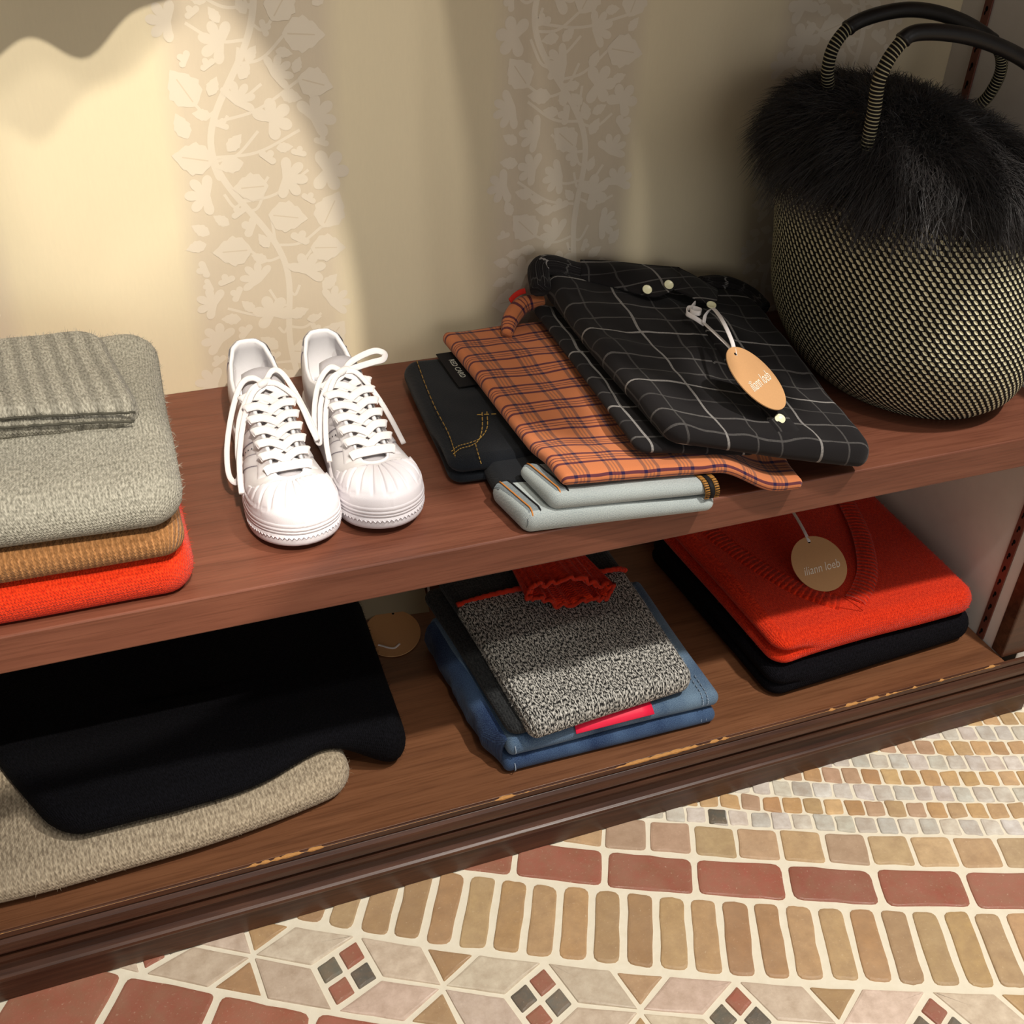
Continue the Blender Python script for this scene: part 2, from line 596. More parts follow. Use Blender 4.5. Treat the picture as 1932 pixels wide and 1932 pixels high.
def build_vine(mb, cx, z0, z1, y, sd):
    r_ = random.Random(sd)
    H = .00012
    zs = np.linspace(z0, z1, 90)
    stem = lambda z: cx + .030 * math.sin(z * 14 + sd) + .012 * math.sin(z * 31 + 2 * sd)

    def flat_ribbon(P, w, H=.00012):
        P = np.asarray(P); T = np.gradient(P, axis=0); T /= np.linalg.norm(T, axis=1)[:, None] + 1e-9
        N = np.c_[-T[:, 1], T[:, 0]]
        G = np.zeros((len(P), 2, 3))
        for k, s in ((0, -.5), (1, .5)):
            G[:, k, 0] = P[:, 0] + N[:, 0] * w * s; G[:, k, 1] = y - H; G[:, k, 2] = P[:, 1] + N[:, 1] * w * s
        mb.grid(G, None, mi=1)
    flat_ribbon(np.c_[[stem(z) for z in zs], zs], .0062)
    placed = []
    tries = 0
    while tries < 4200:
        tries += 1
        x = cx + r_.uniform(-.068, .068); z = r_.uniform(z0, z1)
        big = tries < 500
        rad = r_.uniform(.017, .021) if big else r_.uniform(.0075, .0125)
        if abs(x - stem(z)) < rad * .65 + .002: continue
        if any((x - a) ** 2 + (z - b) ** 2 < (rad + c) ** 2 * .72 for a, b, c in placed): continue
        placed.append((x, z, rad))
        kind = r_.random()
        ang = r_.uniform(-.9, .9) + (math.pi * .0)
        sx = stem(z - .03)
        side = 1 if x > sx else -1
        ang = side * r_.uniform(.2, 1.9)
        if big and kind < .5: pts = leaf_lobed(rad * 1.02, k=5, a0=r_.choice([210, 250, 300]))
        elif big: pts = [(a, b - rad * .95) for a, b in leaf_ovate(rad * 2.0, rad * .78)]
        elif kind < .6: pts = [(a, b - rad) for a, b in leaf_ovate(rad * 2.1, rad * .62)]
        else: pts = leaf_lobed(rad, 40, 3, 230)
        ca, sa = math.cos(ang), math.sin(ang)
        hy = y - H * r_.uniform(1.2, 3.2)
        V = [(x + px * ca + pz * sa, hy, z - px * sa + pz * ca) for px, pz in pts]
        n = len(V)
        c = (x + (-.0) * sa, hy, z)
        mb.add([c] + V, [(0, 1 + i, 1 + (i + 1) % n) for i in range(n)], None, 1)
        # midrib slit drawn in the ground colour on the large leaves
        if big and kind >= .5:
            t = np.linspace(-.7, .55, 8) * rad
            P = np.c_[x + t * sa, z + t * ca]
            G = np.zeros((8, 2, 3))
            for k, s in ((0, -1), (1, 1)):
                w = .0006
                G[:, k, 0] = P[:, 0] + ca * w * s; G[:, k, 2] = P[:, 1] - sa * w * s; G[:, k, 1] = hy - .00004
            mb.grid(G, None, mi=2)
        if big:
            bz = z - r_.uniform(.01, .035)
            p0 = np.array([stem(bz), bz]); p1 = np.array([x - .8 * rad * sa, z - .8 * rad * ca])
            m_ = (p0 + p1) / 2 + np.array([0, -.008])
            flat_ribbon(crom([p0, m_, p1], 6), .0028, .00004 + .00006 * r_.random())


mb = MB()
mb.box(-1.2, XR + .1, YW, YW + .06, 0, 2.6)
for k, cx in enumerate((-.1495, .1725, .4905, .8085)):
    build_vine(mb, cx, .40, 1.0, YW, 3 + 11 * k)
VINE = plain('wallpaper_vine_print', srgb(213, 201, 181), .5, .35)
VINEG = plain('wallpaper_vine_ground', srgb(204, 189, 165), .62, .25)
o = mb.build('wall_back', [wallpaper_mat(), VINE, VINEG], smooth=False)
tag(o, 'cream wallpapered wall with pale vine stripes behind the shelves', 'wall', kind='structure')

mb = MB(); mb.box(XR, XR + .058, YF + .012, YW + .06, LO - .02, 2.6)
tag(mb.build('wall_right', WHITE_PAPER, smooth=False), 'white papered side wall at the right end of the shelves', 'wall', kind='structure')
mb = MB(); mb.box(XR + .0585, 2.4, YF + .02, YF + .10, 0, 2.6)
tag(mb.build('wall_front', WHITE_PAPER, smooth=False), 'pale wall beyond the wooden post on the right', 'wall', kind='structure')
mb = MB(); mb.box(XR - .002, XR + .062, .739, YF + .0115, LO + .0005, 2.6, .002)
tag(mb.build('trim_1', WOOD_DK, smooth=False), 'dark wooden upright post at the right end of the shelves', 'trim', kind='structure')

# ------------------------------------------------------------------ mosaic floor
FC = np.array([2.1, 4.15])


def floor():
    mb = MB(); tint = []
    mb.box(-3, 4, -3, YW, -.05, -.0016, mi=0)
    tint += [(.5, .5, .5, 1)] * mb.n

    def put(poly, col, rc, jit=.0012, h=.0):
        """one rounded, slightly irregular stone: poly in plan"""
        P = np.asarray(poly, float)
        c = P.mean(0)
        if c[0] < -.7 or c[0] > 1.7 or c[1] < -.25: return
        if P[:, 1].min() > .765: return
        P = P + rng.normal(size=P.shape) * jit * .5
        n = len(P); out = []
        for i in range(n):
            p = P[i]; a = P[i - 1] - p; b = P[(i + 1) % n] - p
            la, lb = np.linalg.norm(a), np.linalg.norm(b)
            q = min(rc * rng.uniform(.7, 1.35), la * .45, lb * .45)
            p0 = p + a / la * q; p1 = p + b / lb * q
            for t in (0, .33, .67, 1):
                out.append((1 - t) ** 2 * p0 + 2 * t * (1 - t) * p + t * t * p1)
            m = 2 if lb < .05 else 4
            for k in range(1, m):
                t = k / m
                out.append(p1 * (1 - t) + (P[(i + 1) % n] - b / lb * q * -0 + (p - P[(i + 1) % n]) / lb * q) * t + rng.normal(size=2) * jit * .35)
        O = np.array(out); n = len(O)
        c = O.mean(0); zt = h + rng.normal() * .0002
        d = c - O; L = np.linalg.norm(d, axis=1)[:, None]
        in1 = O + d / L * .0011; in2 = O + d / L * .0035
        V = np.r_[np.c_[O, np.full(n, -.0018)], np.c_[in1, np.full(n, zt - .0004)], np.c_[in2, np.full(n, zt)], [[c[0], c[1], zt]]]
        F = []
        for r_ in range(2):
            for i in range(n):
                j = (i + 1) % n
                F.append((r_ * n + i, r_ * n + j, (r_ + 1) * n + j, (r_ + 1) * n + i))
        F += [(2 * n + i, 2 * n + (i + 1) % n, 3 * n) for i in range(n)]
        mb.add(V, F, None, 1)
        k = rng.normal() * .07
        cc = np.clip(np.asarray(col) * (1 + k) * (1 + rng.normal(size=3) * .025), 0, 1)
        tint.extend([(*cc, 1)] * len(V))

    def pol(r, t): return FC + r * np.array([math.cos(t), math.sin(t)])

    def row(r0, r1, t0, pitch, gap, cols, rc, jit=.0012, lo=-2.75, hi=-1.35):
        n0 = int((lo - t0) / pitch); n1 = int((hi - t0) / pitch)
        for k in range(n0, n1):
            a = t0 + (k - .5) * pitch + gap / 2 / r0; b = t0 + (k + .5) * pitch - gap / 2 / r0
            c = cols[rng.integers(len(cols))]
            j = rng.normal(size=4) * jit * .6
            put([pol(r1 + j[0], a), pol(r1 + j[1], b), pol(r0 + j[2], b), pol(r0 + j[3], a)], c, rc, jit)
    OCH = [srgb(178, 142, 96), srgb(188, 154, 110), srgb(172, 140, 100), srgb(184, 150, 112), srgb(166, 130, 88)]
    BEI = [srgb(198, 166, 122), srgb(204, 172, 130), srgb(192, 162, 120), srgb(184, 154, 130), srgb(194, 166, 126)]
    RED = [srgb(152, 76, 58), srgb(146, 68, 52), srgb(158, 80, 62)]
    WHI = [srgb(214, 210, 198), srgb(222, 218, 208), srgb(204, 201, 192), srgb(212, 210, 202)]
    ORA = [srgb(200, 160, 108), srgb(208, 172, 122), srgb(188, 142, 94), srgb(194, 162, 116), srgb(186, 150, 122)]
    DRK = [srgb(62, 70, 68), srgb(72, 80, 76), srgb(52, 60, 62)]
    CRM = [srgb(214, 198, 176), srgb(210, 192, 170), srgb(218, 202, 180)]
    # fine rows, white and orange in turn, towards the centre of the rosette
    r = 3.7825; k = 0
    while r > 3.30:
        row(r - .0236, r - .0012, -1.9901 + (.0032 if k % 2 else 0) + .0011 * k, .006416, .0026, WHI if k % 2 == 0 else ORA, .0034)
        r -= .02435; k += 1
    put([pol(3.7810, -1.9873), pol(3.7810, -1.9929), pol(3.7597, -1.9929), pol(3.7597, -1.9873)], DRK[0], .002, .0005, .0006)
    row(3.7843, 3.8258, -2.0177, .01291, .0042, BEI, .0045)
    row(3.8318, 3.8775, -2.0363, .02542, .0065, RED, .008)
    row(3.8830, 3.9690, -2.0396, .00857, .0072, OCH, .0072)
    # diamond border
    rm, hb, P = 4.0165, .0405, .04785
    g = .0018
    for k in range(-10, 13):
        tc = -1.9902 + (k - 2) * P + P * 0
        def q(s, b):
            """s along the border from the diamond's middle, b across it (towards the rosette is positive)"""
            return pol(rm - b, tc + s / rm)
        h = P * rm / 2
        dw, dh = .0335, .0385
        # four stones of the diamond
        e = .0022
        for (ux, uy), c in (((0, 1), RED[1]), ((1, 0), DRK[k % 3]), ((0, -1), RED[0]), ((-1, 0), DRK[(k + 1) % 3])):
            # corner tile of the rhombus towards (ux, uy)
            T = np.array([(0, 0), (dw / 2, dh / 2), (0, dh), (-dw / 2, dh / 2)]) if uy == 1 else \
                np.array([(0, 0), (-dw / 2, -dh / 2), (0, -dh), (dw / 2, -dh / 2)]) if uy == -1 else \
                np.array([(0, 0), (dw / 2, -dh / 2), (dw, 0), (dw / 2, dh / 2)]) if ux == 1 else \
                np.array([(0, 0), (-dw / 2, dh / 2), (-dw, 0), (-dw / 2, -dh / 2)])
            m = T.mean(0); T = m + (T - m) * (1 - e * 2 / .024)
            put([q(*t) for t in T], c, .0016, .0004, .0003)
        for sx in (-1, 1):
            for sy in (-1, 1):
                ts = .30 * h
                T = np.array([(dw + g * 1.2, g * 1.1), (h - g * 1.4, g * 1.1), (h - ts - g * .6, hb - g * .2), (.0045, hb - g * .2), (.0045, dh + g * .4)])
                T = T * np.array([sx, sy])
                put([q(*t) for t in T], CRM[rng.integers(3)], .0012, .0005)
        for sy in (-1, 1):
            T = np.array([(h, .006), (h - .30 * h + .0055, hb - .0012), (h + .30 * h - .0055, hb - .0012)]) * np.array([1, sy])
            put([q(*t) for t in T], OCH[rng.integers(5)], .002, .0006)
    row(4.0625, 4.160, -2.1258, .02370, .0068, RED, .008)
    row(4.1660, 4.262, -2.1258 + .0118, .02370, .0068, RED, .008)
    row(4.268, 4.364, -2.1258, .02370, .0068, OCH, .008)
    for q_ in range(7):
        row(4.370 + q_ * .102, 4.466 + q_ * .102, -2.1258 + .0118 * (q_ % 2), .02370, .0068, BEI, .008)
    grout = NT('cream_grout', .8, .2)
    co = grout.coord('Object')
    n = grout.noise(co, 90, 4, .6)
    grout.col(grout.mix(n, srgb(222, 212, 188), srgb(236, 229, 210))); grout.bump(n, .35, .0015)
    st = NT('tumbled_stone', .42, .4)
    at = st.node('ShaderNodeVertexColor'); at.layer_name = 'tint'
    co = st.coord('Object')
    n1 = st.noise(co, 60, 5, .65); n2 = st.noise(co, 320, 3, .6); n3 = st.noise(co, 22, 3)
    c = st.mix(st.ramp(n1, [(.3, (0, 0, 0)), (.7, (1, 1, 1))]), st.mix(.48, at.outputs[0], (.22, .12, .06), 'MIX'), at.outputs[0])
    c = st.mix(st.ramp(n2, [(.62, (0, 0, 0)), (.76, (.3,) * 3)]), c, srgb(232, 214, 184))
    c = st.mix(st.math('MULTIPLY', n3, .22), c, srgb(214, 196, 170))
    st.col(c); st.bump(st.math('ADD', n1, n2), .25, .0008)
    o = mb.build('floor', [grout, st.m] if False else [grout.m, st.m], attr=np.array(tint), smooth=False)
    tag(o, 'tumbled stone mosaic floor with curved rows and a diamond border', 'floor', kind='structure')


floor()

# ------------------------------------------------------------------ shelves
mb = MB(); mb.box(-1.1, XR - .0028, YF, YW - .0005, SHB, SH, .0016)
o = mb.build('shelf_board', WOOD_UP, origin=(-.1, .92, SHB), smooth=False)
tag(o, 'upper reddish brown wooden shelf board carrying sneakers, shirts and bag', 'shelf')

base = empty('low_cabinet', (-.1, .9, 0), 'low dark wooden base with moulded front edge and lower shelf, on the mosaic floor', 'cabinet')
mb = MB(); mb.box(-1.1, XR - .001, .7335, YW - .0005, LO - .02, LO, .0008)
child_at(mb.build('lower_shelf', WOOD_LO, origin=(-.1, .9, LO - .02), smooth=False), base)
mb = MB()
prof = [(y, LO - d) for y, d in (
    (.7338, 0), (.7322, 0), (.7312, .0018), (.7312, .0068), (.7348, .0080), (.7348, .0100), (.7322, .0112), (.7300, .0150), (.7288, .0200), (.7290, .0250),
    (.7308, .0290), (.7352, .0315), (.7352, .0328), (.7296, .0336), (.7292, .0375), (.7325, .0400), (.7358, .0450), (.7366, .0510), (.7350, .0570), (.7315, .0608),
    (.7290, .0622), (.7284, .0650), (.7288, .0672), (.7312, .0690), (.7500, .0690), (.7500, .0205), (.7338, .0205))]
G = np.array([[(x, y, z) for y, z in prof] for x in (-1.1, XR + .0625)])
mb.grid(G, None, cv=True)
mb.f += [tuple(range(len(prof))), tuple(range(len(prof), 2 * len(prof)))]; mb.mi += [0, 0]
child_at(mb.build('edge_moulding', WOOD_DK, origin=(-.1, .74, LO - .069), smooth=False, recalc=True), base)
mb = MB(); mb.box(-1.1, XR + .0605, .7316, .752, 0.0002, LO - .0692, .0006)
child_at(mb.build('plinth', WOOD_DK, origin=(-.1, .74, 0), smooth=False), base)
# worn bright edge of the nosing
mb = MB()
xs = np.arange(-.6, .955, .0025)
G = []
for x in xs:
    n_ = noise.noise(Vector((x * 7, 0, 0))) + .7 * noise.noise(Vector((x * 40, 3, 0))) + .4 * noise.noise(Vector((x * 130, 8, 0)))
    w = .00003 + .0024 * max(0.0, n_ + (-.08 if x > .3 else -.34))
    k_ = min(1.0, w / .0005); sk = -.0012 * (1 - k_)
    G.append([(x, .7324 + w * 1.1, LO + .00030 + sk), (x, .7322 - .0002 * k_, LO + .00025 + sk), (x, .7315 - .0005 * k_, LO - .0010 * k_ + sk), (x, .73135 - .0003 * k_, LO - .0020 * k_ - w + sk)])
mb.grid(np.array(G))
if mb.n:
    child_at(mb.build('worn_edge', plain('bare_wood', srgb(184, 134, 78), .6, .2, .25, 300), origin=(.2, .732, LO), smooth=False), base)


def standard(y, z1, label):
    """pierced metal upright for shelf pegs, let into the side wall"""
    mb = MB(); w = .0115
    mb.box(XR - .0022, XR - .0002, y - w / 2, y + w / 2, LO + .001, z1, .0004, 0)
    z = LO + .012
    while z < z1 - .01:
        for dy, dz_, ry, rz in ((0, 0, .0020, .0030), (.0012, -.0045, .0012, .0022)):
            V = [(XR - .0024, y + dy + ry * math.cos(t), z + dz_ + rz * math.sin(t)) for t in np.linspace(0, 2 * math.pi, 11)[:-1]]
            mb.add(V, [tuple(range(10))], None, 1)
        z += .0195
    o = mb.build('shelf_standard', [plain('brown_metal', srgb(112, 66, 54), .45, .4, .2, 40, 0, .3), plain('slot_dark', (.006, .005, .005), .9, .05)], origin=(XR, y, LO), smooth=False)
    tag(o, label, 'shelf standard', 'metal shelf standards on the side wall')


standard(.7795, 2.2, 'brown pierced metal strip on the white side wall beside the wooden post')
standard(1.049, 2.2, 'thin pierced metal strip on the side wall behind the fur topped bag')


# ------------------------------------------------------------------ cloth materials
K_GREY = knit('light_grey_wool', srgb(122, 119, 107), srgb(172, 168, 154), 380, 300, .25, srgb(104, 100, 90), depth=.35)
K_GREYRIB = knit('light_grey_rib', srgb(120, 116, 104), srgb(172, 168, 154), 380, 300, .3, srgb(98, 94, 84), ribs=66, depth=.35)
K_CAMEL = knit('camel_wool', srgb(140, 96, 56), srgb(176, 126, 80), 420, 300, ribs=210, depth=.4)
K_ORANGE = knit('orange_red_wool', srgb(188, 40, 14), srgb(232, 62, 24), 420, 360, depth=.4)
K_RED = knit('vermilion_wool', srgb(186, 36, 12), srgb(228, 58, 22), 400, 340, depth=.45)
K_REDRIB = knit('vermilion_rib', srgb(170, 30, 10), srgb(222, 54, 20), 300, 300, ribs=150, depth=.45)
K_BEIGE = knit('beige_heather_wool', srgb(140, 126, 106), srgb(192, 177, 152), 260, 230, .3, srgb(112, 98, 80), depth=.45)
K_BLACK = knit('black_wool', (.0016, .0016, .0024), (.0050, .0050, .0072), 420, 340, sheen=.0, depth=.4)
K_NAVYBLACK = knit('black_wool_fine', (.002, .0018, .0026), (.0065, .006, .0085), 420, 340, sheen=.0, depth=.4)
K_MARL = knit('black_and_white_marl', (.022, .022, .021), srgb(214, 211, 202), 430, 330, ribs=150, depth=.45, lo=.46, hi=.54)
K_CHAR = knit('charcoal_wool', (.012, .013, .014), (.035, .037, .038), 300, 260, depth=.5)
D_DARK = denim('raw_dark_denim', (.002, .0026, .004), (.010, .0125, .017), .25)
D_LIGHT = denim('denim_reverse_side', srgb(132, 142, 144), srgb(188, 194, 190), .12)
D_BLUE = denim('washed_blue_denim', srgb(22, 38, 72), srgb(84, 110, 142), .5)
D_GREYBLUE = denim('faded_blue_denim', srgb(40, 62, 94), srgb(122, 146, 164), .5)
THREAD_OR = plain('orange_thread', srgb(186, 118, 52), .7, .2)
THREAD_GOLD = plain('golden_thread', srgb(150, 118, 58), .7, .2)
THREAD_PALE = plain('pale_blue_thread', srgb(146, 160, 176), .7, .2)
BLACK_FABRIC = plain('black_woven_label', (.006, .006, .007), .7, .2)
PEARL = plain('pale_shell_button', srgb(232, 228, 190), .3, .5)
WHITE_RIB = plain('white_satin_ribbon', srgb(228, 222, 220), .4, .4)
KRAFT = plain('kraft_card', srgb(196, 150, 104), .7, .2, .06, 500)
WHITE_INK = plain('white_ink', srgb(244, 234, 216), .6, .2)
ZIP_GOLD = plain('gold_brocade', srgb(150, 104, 44), .6, .3, .35, 700)


def text_mesh(body, size, M, name, mat, shear=0.0, parent=None, extrude=.00012, spacing=1.0, xs=1.0, thin=0.0):
    cu = bpy.data.curves.new(name, 'FONT')
    cu.body = body; cu.size = size; cu.extrude = extrude; cu.offset = thin; cu.shear = shear; cu.space_character = spacing
    cu.align_x = 'CENTER'; cu.align_y = 'CENTER'; cu.resolution_u = 3
    t = bpy.data.objects.new(name + '_tmp', cu); COL.objects.link(t)
    bpy.context.view_layer.update()
    me = bpy.data.meshes.new_from_object(t.evaluated_get(bpy.context.evaluated_depsgraph_get()))
    bpy.data.objects.remove(t, do_unlink=True); bpy.data.curves.remove(cu)
    me.transform(M @ Matrix.Diagonal((xs, 1, 1, 1))); me.materials.clear(); me.materials.append(mat)
    o = bpy.data.objects.new(name, me); COL.objects.link(o)
    if parent is not None: child_at(o, parent)
    return o


def frame(c, ex, ey):
    """matrix with origin c, x along ex, y along ey (made square), z up from both"""
    ex = Vector(ex).normalized(); ey = Vector(ey); ey = (ey - ex * ey.dot(ex)).normalized(); ez = ex.cross(ey)
    M = Matrix.Identity(4)
    for i in range(3): M[i][0], M[i][1], M[i][2], M[i][3] = ex[i], ey[i], ez[i], c[i]
    return M


def finish(mb, name, mat, origin, label, cat, group=None):
    o = mb.build(name, mat, origin=origin, recalc=False)
    return tag(o, label, cat, group)




class Surf:
    """upper face of a folded garment, to lay trims on"""
    def __init__(s, V):
        s.V = V.reshape(-1, 3)

    def z(s, x, y, rad=.006):
        d = (s.V[:, 0] - x) ** 2 + (s.V[:, 1] - y) ** 2
        k = d < rad * rad
        if not k.any(): k = d <= d.min() * 1.0001
        zz = s.V[k, 2]; dd = d[k]
        top_ = zz > zz.max() - .004
        w = 1 / (dd[top_] + 1e-6)
        return float((zz[top_] * w).sum() / w.sum())


# ------------------------------------------------------------------ stack at the left of the upper shelf
mb = MB()
slab(mb, [(-.25, .754), (.044, .747), (.046, 1.05), (-.25, 1.05)], SH + .0004, SH + .044, r=.017, rc=.026, wob=.003, dz=.001, seed=1)
mb.fuzz(5000, .0035)
finish(mb, 'folded_sweater', K_ORANGE, (-.1, .9, SH), 'bright orange red sweater at the bottom of the left stack beside the sneakers', 'sweater')
mb = MB()
slab(mb, [(-.25, .748), (.039, .742), (.042, 1.04), (-.25, 1.04)], SH + .0448, [SH + .078, SH + .074, SH + .074, SH + .078], r=.013, rc=.02, wob=.003, dz=.001, seed=2)
mb.fuzz(4500, .0035)
finish(mb, 'folded_sweater', K_CAMEL, (-.1, .9, SH + .045), 'camel brown ribbed sweater between the grey and the orange one in the left stack', 'sweater')
mb = MB()
slab(mb, [(-.25, .742), (.042, .735), (.050, 1.01), (-.25, 1.02)], [SH + .0790, SH + .0755, SH + .0755, SH + .0790], [SH + .130, SH + .116, SH + .118, SH + .130], r=.024, rc=.03, wob=.005, dz=.006, seed=3)
mb.fuzz(9000, .0045)
gsw = finish(mb, 'folded_sweater', K_GREY, (-.1, .9, SH + .079), 'light grey heather turtleneck sweater on top of the left stack', 'sweater')
mb = MB()
nk = slab(mb, [(-.25, .842), (.024, .826), (.006, .985), (-.25, .985)], [SH + .126, SH + .112, SH + .114, SH + .126], [SH + .152, SH + .138, SH + .134, SH + .146], r=.011, rc=.022, wob=.003, dz=.004, seed=4)
mb.fuzz(4500, .0042)
child_at(mb.build('ribbed_collar', K_GREYRIB), gsw)
mb = MB()
for k, (dy, dz_) in enumerate(((.0, .0205), (-.0015, .0135))):
    P = crom([(-.24, .8395 + dy, SH + .128 + dz_), (-.16, .8345 + dy, SH + .123 + dz_), (-.08, .832 + dy, SH + .120 + dz_), (-.02, .8265 + dy, SH + .117 + dz_), (.018 - k * .002, .823 + dy + k * .001, SH + .114 + dz_)], 14)
    P += rng.normal(size=P.shape) * .0003
    mb.tube(P, .0010, 6)
mb.fuzz(1500, .003, .00028)
st_ = mb.build('dark_stripe', plain('dark_grey_yarn', srgb(70, 68, 60), .95, .1))
child_at(st_, gsw); st_['label'] = 'two dark grey lines along the collar edge'

# ------------------------------------------------------------------ dark jeans with turned up legs
mb = MB()
jz = [SH + .028, SH + .026, SH + .026, SH + .030]
slab(mb, [(.284, .836), (.560, .812), (.600, 1.03), (.297, 1.045)], SH + .0004, jz, r=.015, rc=.016, wob=.003, dz=.003, layers=2, lw=lambda a, b: (sstep(.2, .9, -b) * .7), seed=5)
slab(mb, [(.316, .792), (.500, .772), (.520, .85), (.318, .86)], SH + .0006, SH + .024, r=.009, rc=.012, wob=.002, dz=.002, seed=6)
dj = finish(mb, 'folded_jeans', D_DARK, (.4, .9, SH), 'dark indigo jeans with pale turned up legs under the orange checked shirt', 'jeans')
mb = MB()
V1 = slab(mb, [(.3225, .745), (.5045, .7265), (.507, .79), (.311, .807)], SH + .0004, [SH + .024, SH + .015, SH + .016, SH + .024], r=.0075, rc=.010, wob=.0022, dz=.0015, seed=7)
c1 = mb.build('turned_up_leg', D_LIGHT); child_at(c1, dj); c1['label'] = 'pale grey inside of the lower trouser leg'
mb = MB()
V2 = slab(mb, [(.3455, .7455), (.5045, .7310), (.507, .80), (.336, .803)], [SH + .021, SH + .0160, SH + .0170, SH + .0245], [SH + .041, SH + .030, SH + .030, SH + .040], r=.0085, rc=.009, wob=.002, dz=.002, seed=8)
c2 = mb.build('turned_up_leg', D_LIGHT); child_at(c2, dj); c2['label'] = 'pale grey inside of the upper trouser leg'
# orange seams along the left ends of both turn-ups, gold brocade tape at the right end
S1, S2 = Surf(V1), Surf(V2)
HEM = denim('hem_band_denim', srgb(96, 104, 108), srgb(138, 146, 148), .1)


def hem_strip(S, x0, x1, y0, y1, h, hang):
    """points of a line across the turn-up's left end, falling over its rounded front"""
    P = []
    for t in np.linspace(0, 1, 14):
        x = x0 + (x1 - x0) * t; y = y0 + (y1 - y0) * t
        P.append((x, y, S.z(x, y) + h))
    e = P[-1]
    for q in hang: P.append((e[0] + q[0], e[1] + q[1], e[2] + q[2]))
    return np.array(P)


for S, xa, xb, dn in ((S1, .3135, .3245, .018), (S2, .3395, .3500, .016)):
    G = []
    for w in np.linspace(0, .0125, 6):
        dip = -.0035 if w == 0 else 0
        G.append(hem_strip(S, xa + w, xb + w, .800, .7535, .0010 + dip, [(.0004, -.0035, -.0012), (.0006, -.0062, -.0045), (.0006, -.0068, -.0085), (.0004, -.0055, -.012)]))
    G = np.array(G)
    mb = MB(); mb.shell(G, .0008, (0, 0, 1), G[..., :2])
    hb_ = mb.build('hem_band', HEM); child_at(hb_, dj)
    mb = MB(); mb.tube(G[2] + np.array([0, 0, .0008]), .00075, 5)
    child_at(mb.build('orange_seam', THREAD_OR), dj)
    mb = MB(); mb.tube(G[5] + np.array([.0006, 0, .0002]), .0009, 5)
    child_at(mb.build('dark_edge', BLACK_FABRIC), dj)
mb = MB()
xs = [.494, .4985, .5020]
for k, (x, mi) in enumerate(((.4925, 0), (.4975, 1), (.5025, 0))):
    P = crom([(x - .002, .751, SH + .0315), (x, .738, SH + .0315), (x, .7305, SH + .029), (x + .0005, .7275, SH + .023), (x + .001, .7290, SH + .0165)], 6)
    mb.ribbon(P, (1, -.12, 0), .0048, .0012, mi)
    if mi == 0:
        for q in range(2, len(P) - 1, 2):
            mb.tube([P[q] + (-.0020, -.0009, .0004), P[q] + (.0020, -.0009, .0004)], .00045, 4, 1)
tp = mb.build('brocade_tape', [ZIP_GOLD, BLACK_FABRIC]); child_at(tp, dj); tp['label'] = 'black and gold woven tape at the cuff end'
# waist label, seams, pocket stitching
zl = SH + .0335
M = frame((.3475, .998, zl), (.02, -1, -.02), (1, .02, 0))
mb = MB(); mb.prism([(-.036, -.014), (.036, -.014), (.036, .02), (-.036, .02)], -.0004, .0004, M)
lb = mb.build('woven_label', BLACK_FABRIC, smooth=False); child_at(lb, dj); lb['label'] = 'black label with white letters'
text_mesh('RED CARD', .0085, frame((.3445, .998, zl + .0007), (.02, -1, -.02), (1, .02, 0)), 'label_lettering', plain('grey_white_thread', srgb(170, 170, 160), .7, .2), parent=lb, xs=.95)
mb = MB()


def stitches(mb, pts, n=10, rad=.00055, dash=2):
    P = crom(pts, n)
    for i in range(0, len(P) - dash, dash + 1): mb.tube(P[i:i + dash + 1], rad, 4)


zs_ = SH + .0325
stitches(mb, [(.3105, 1.03, zs_), (.304, .98, zs_), (.299, .93, zs_), (.297, .885, zs_ - .0008), (.294, .858, zs_ - .003), (.292, .846, zs_ - .008)], 14)
for d in (0, .005):
    stitches(mb, [(.2915, .852 + d, zs_ - .005), (.300, .856 + d, zs_ - .003), (.310, .8565 + d, zs_ - .002), (.320 + d * .5, .862 + d * .6, zs_ - .001), (.330 + d, .880, zs_), (.340 + d, .908, zs_)], 10)
stitches(mb, [(.3335, .905, zs_ + .0003), (.352, .901, zs_ + .0003)], 8)
stitches(mb, [(.315, .856, zs_ - .001), (.313, .842, zs_ - .004), (.314, .834, zs_ - .012)], 8)
child_at(mb.build('stitching', THREAD_GOLD), dj)

# ------------------------------------------------------------------ orange checked shirt
m = NT('orange_check_cotton', .85, .15, .12)
uv = m.coord('UV')
wv = m.noise(m.mapping(uv, (16, 16, 1)), 1.0, 2, color=True)
wx, wy, _ = m.sep(wv); ux, uy, _ = m.sep(uv)
u = m.math('ADD', ux, m.math('MULTIPLY_ADD', wx, .006, .497)); v = m.math('ADD', uy, m.math('MULTIPLY_ADD', wy, .007, .4965))
PV = .0355; PU = .037
lh = lines(m, v, PV, [(.20, .045, .95), (.365, .020, .8), (.475, .020, .8), (.64, .045, .95)])
lv = lines(m, u, PU, [(.24, .050, .72), (.37, .022, .55), (.47, .022, .55), (.60, .050, .72)])
lv2 = lines(m, u, PU, [(.38, .17, .35)])
fine = m.noise(m.mapping(uv, (1400, 1400, 1)), 1.0, 2)
c = m.mix(fine, srgb(176, 100, 60), srgb(200, 124, 80))
c = m.mix(m.math('MULTIPLY', lv2, .5), c, srgb(186, 112, 52))
c = m.mix(lv, c, srgb(112, 76, 66))
c = m.mix(lh, c, srgb(82, 38, 52))
c = m.mix(m.math('MULTIPLY', lh, m.math('GREATER_THAN', lv, .6)), c, srgb(32, 22, 58))
m.col(c); m.bump(fine, .15, .0005)
PLAID = m.m


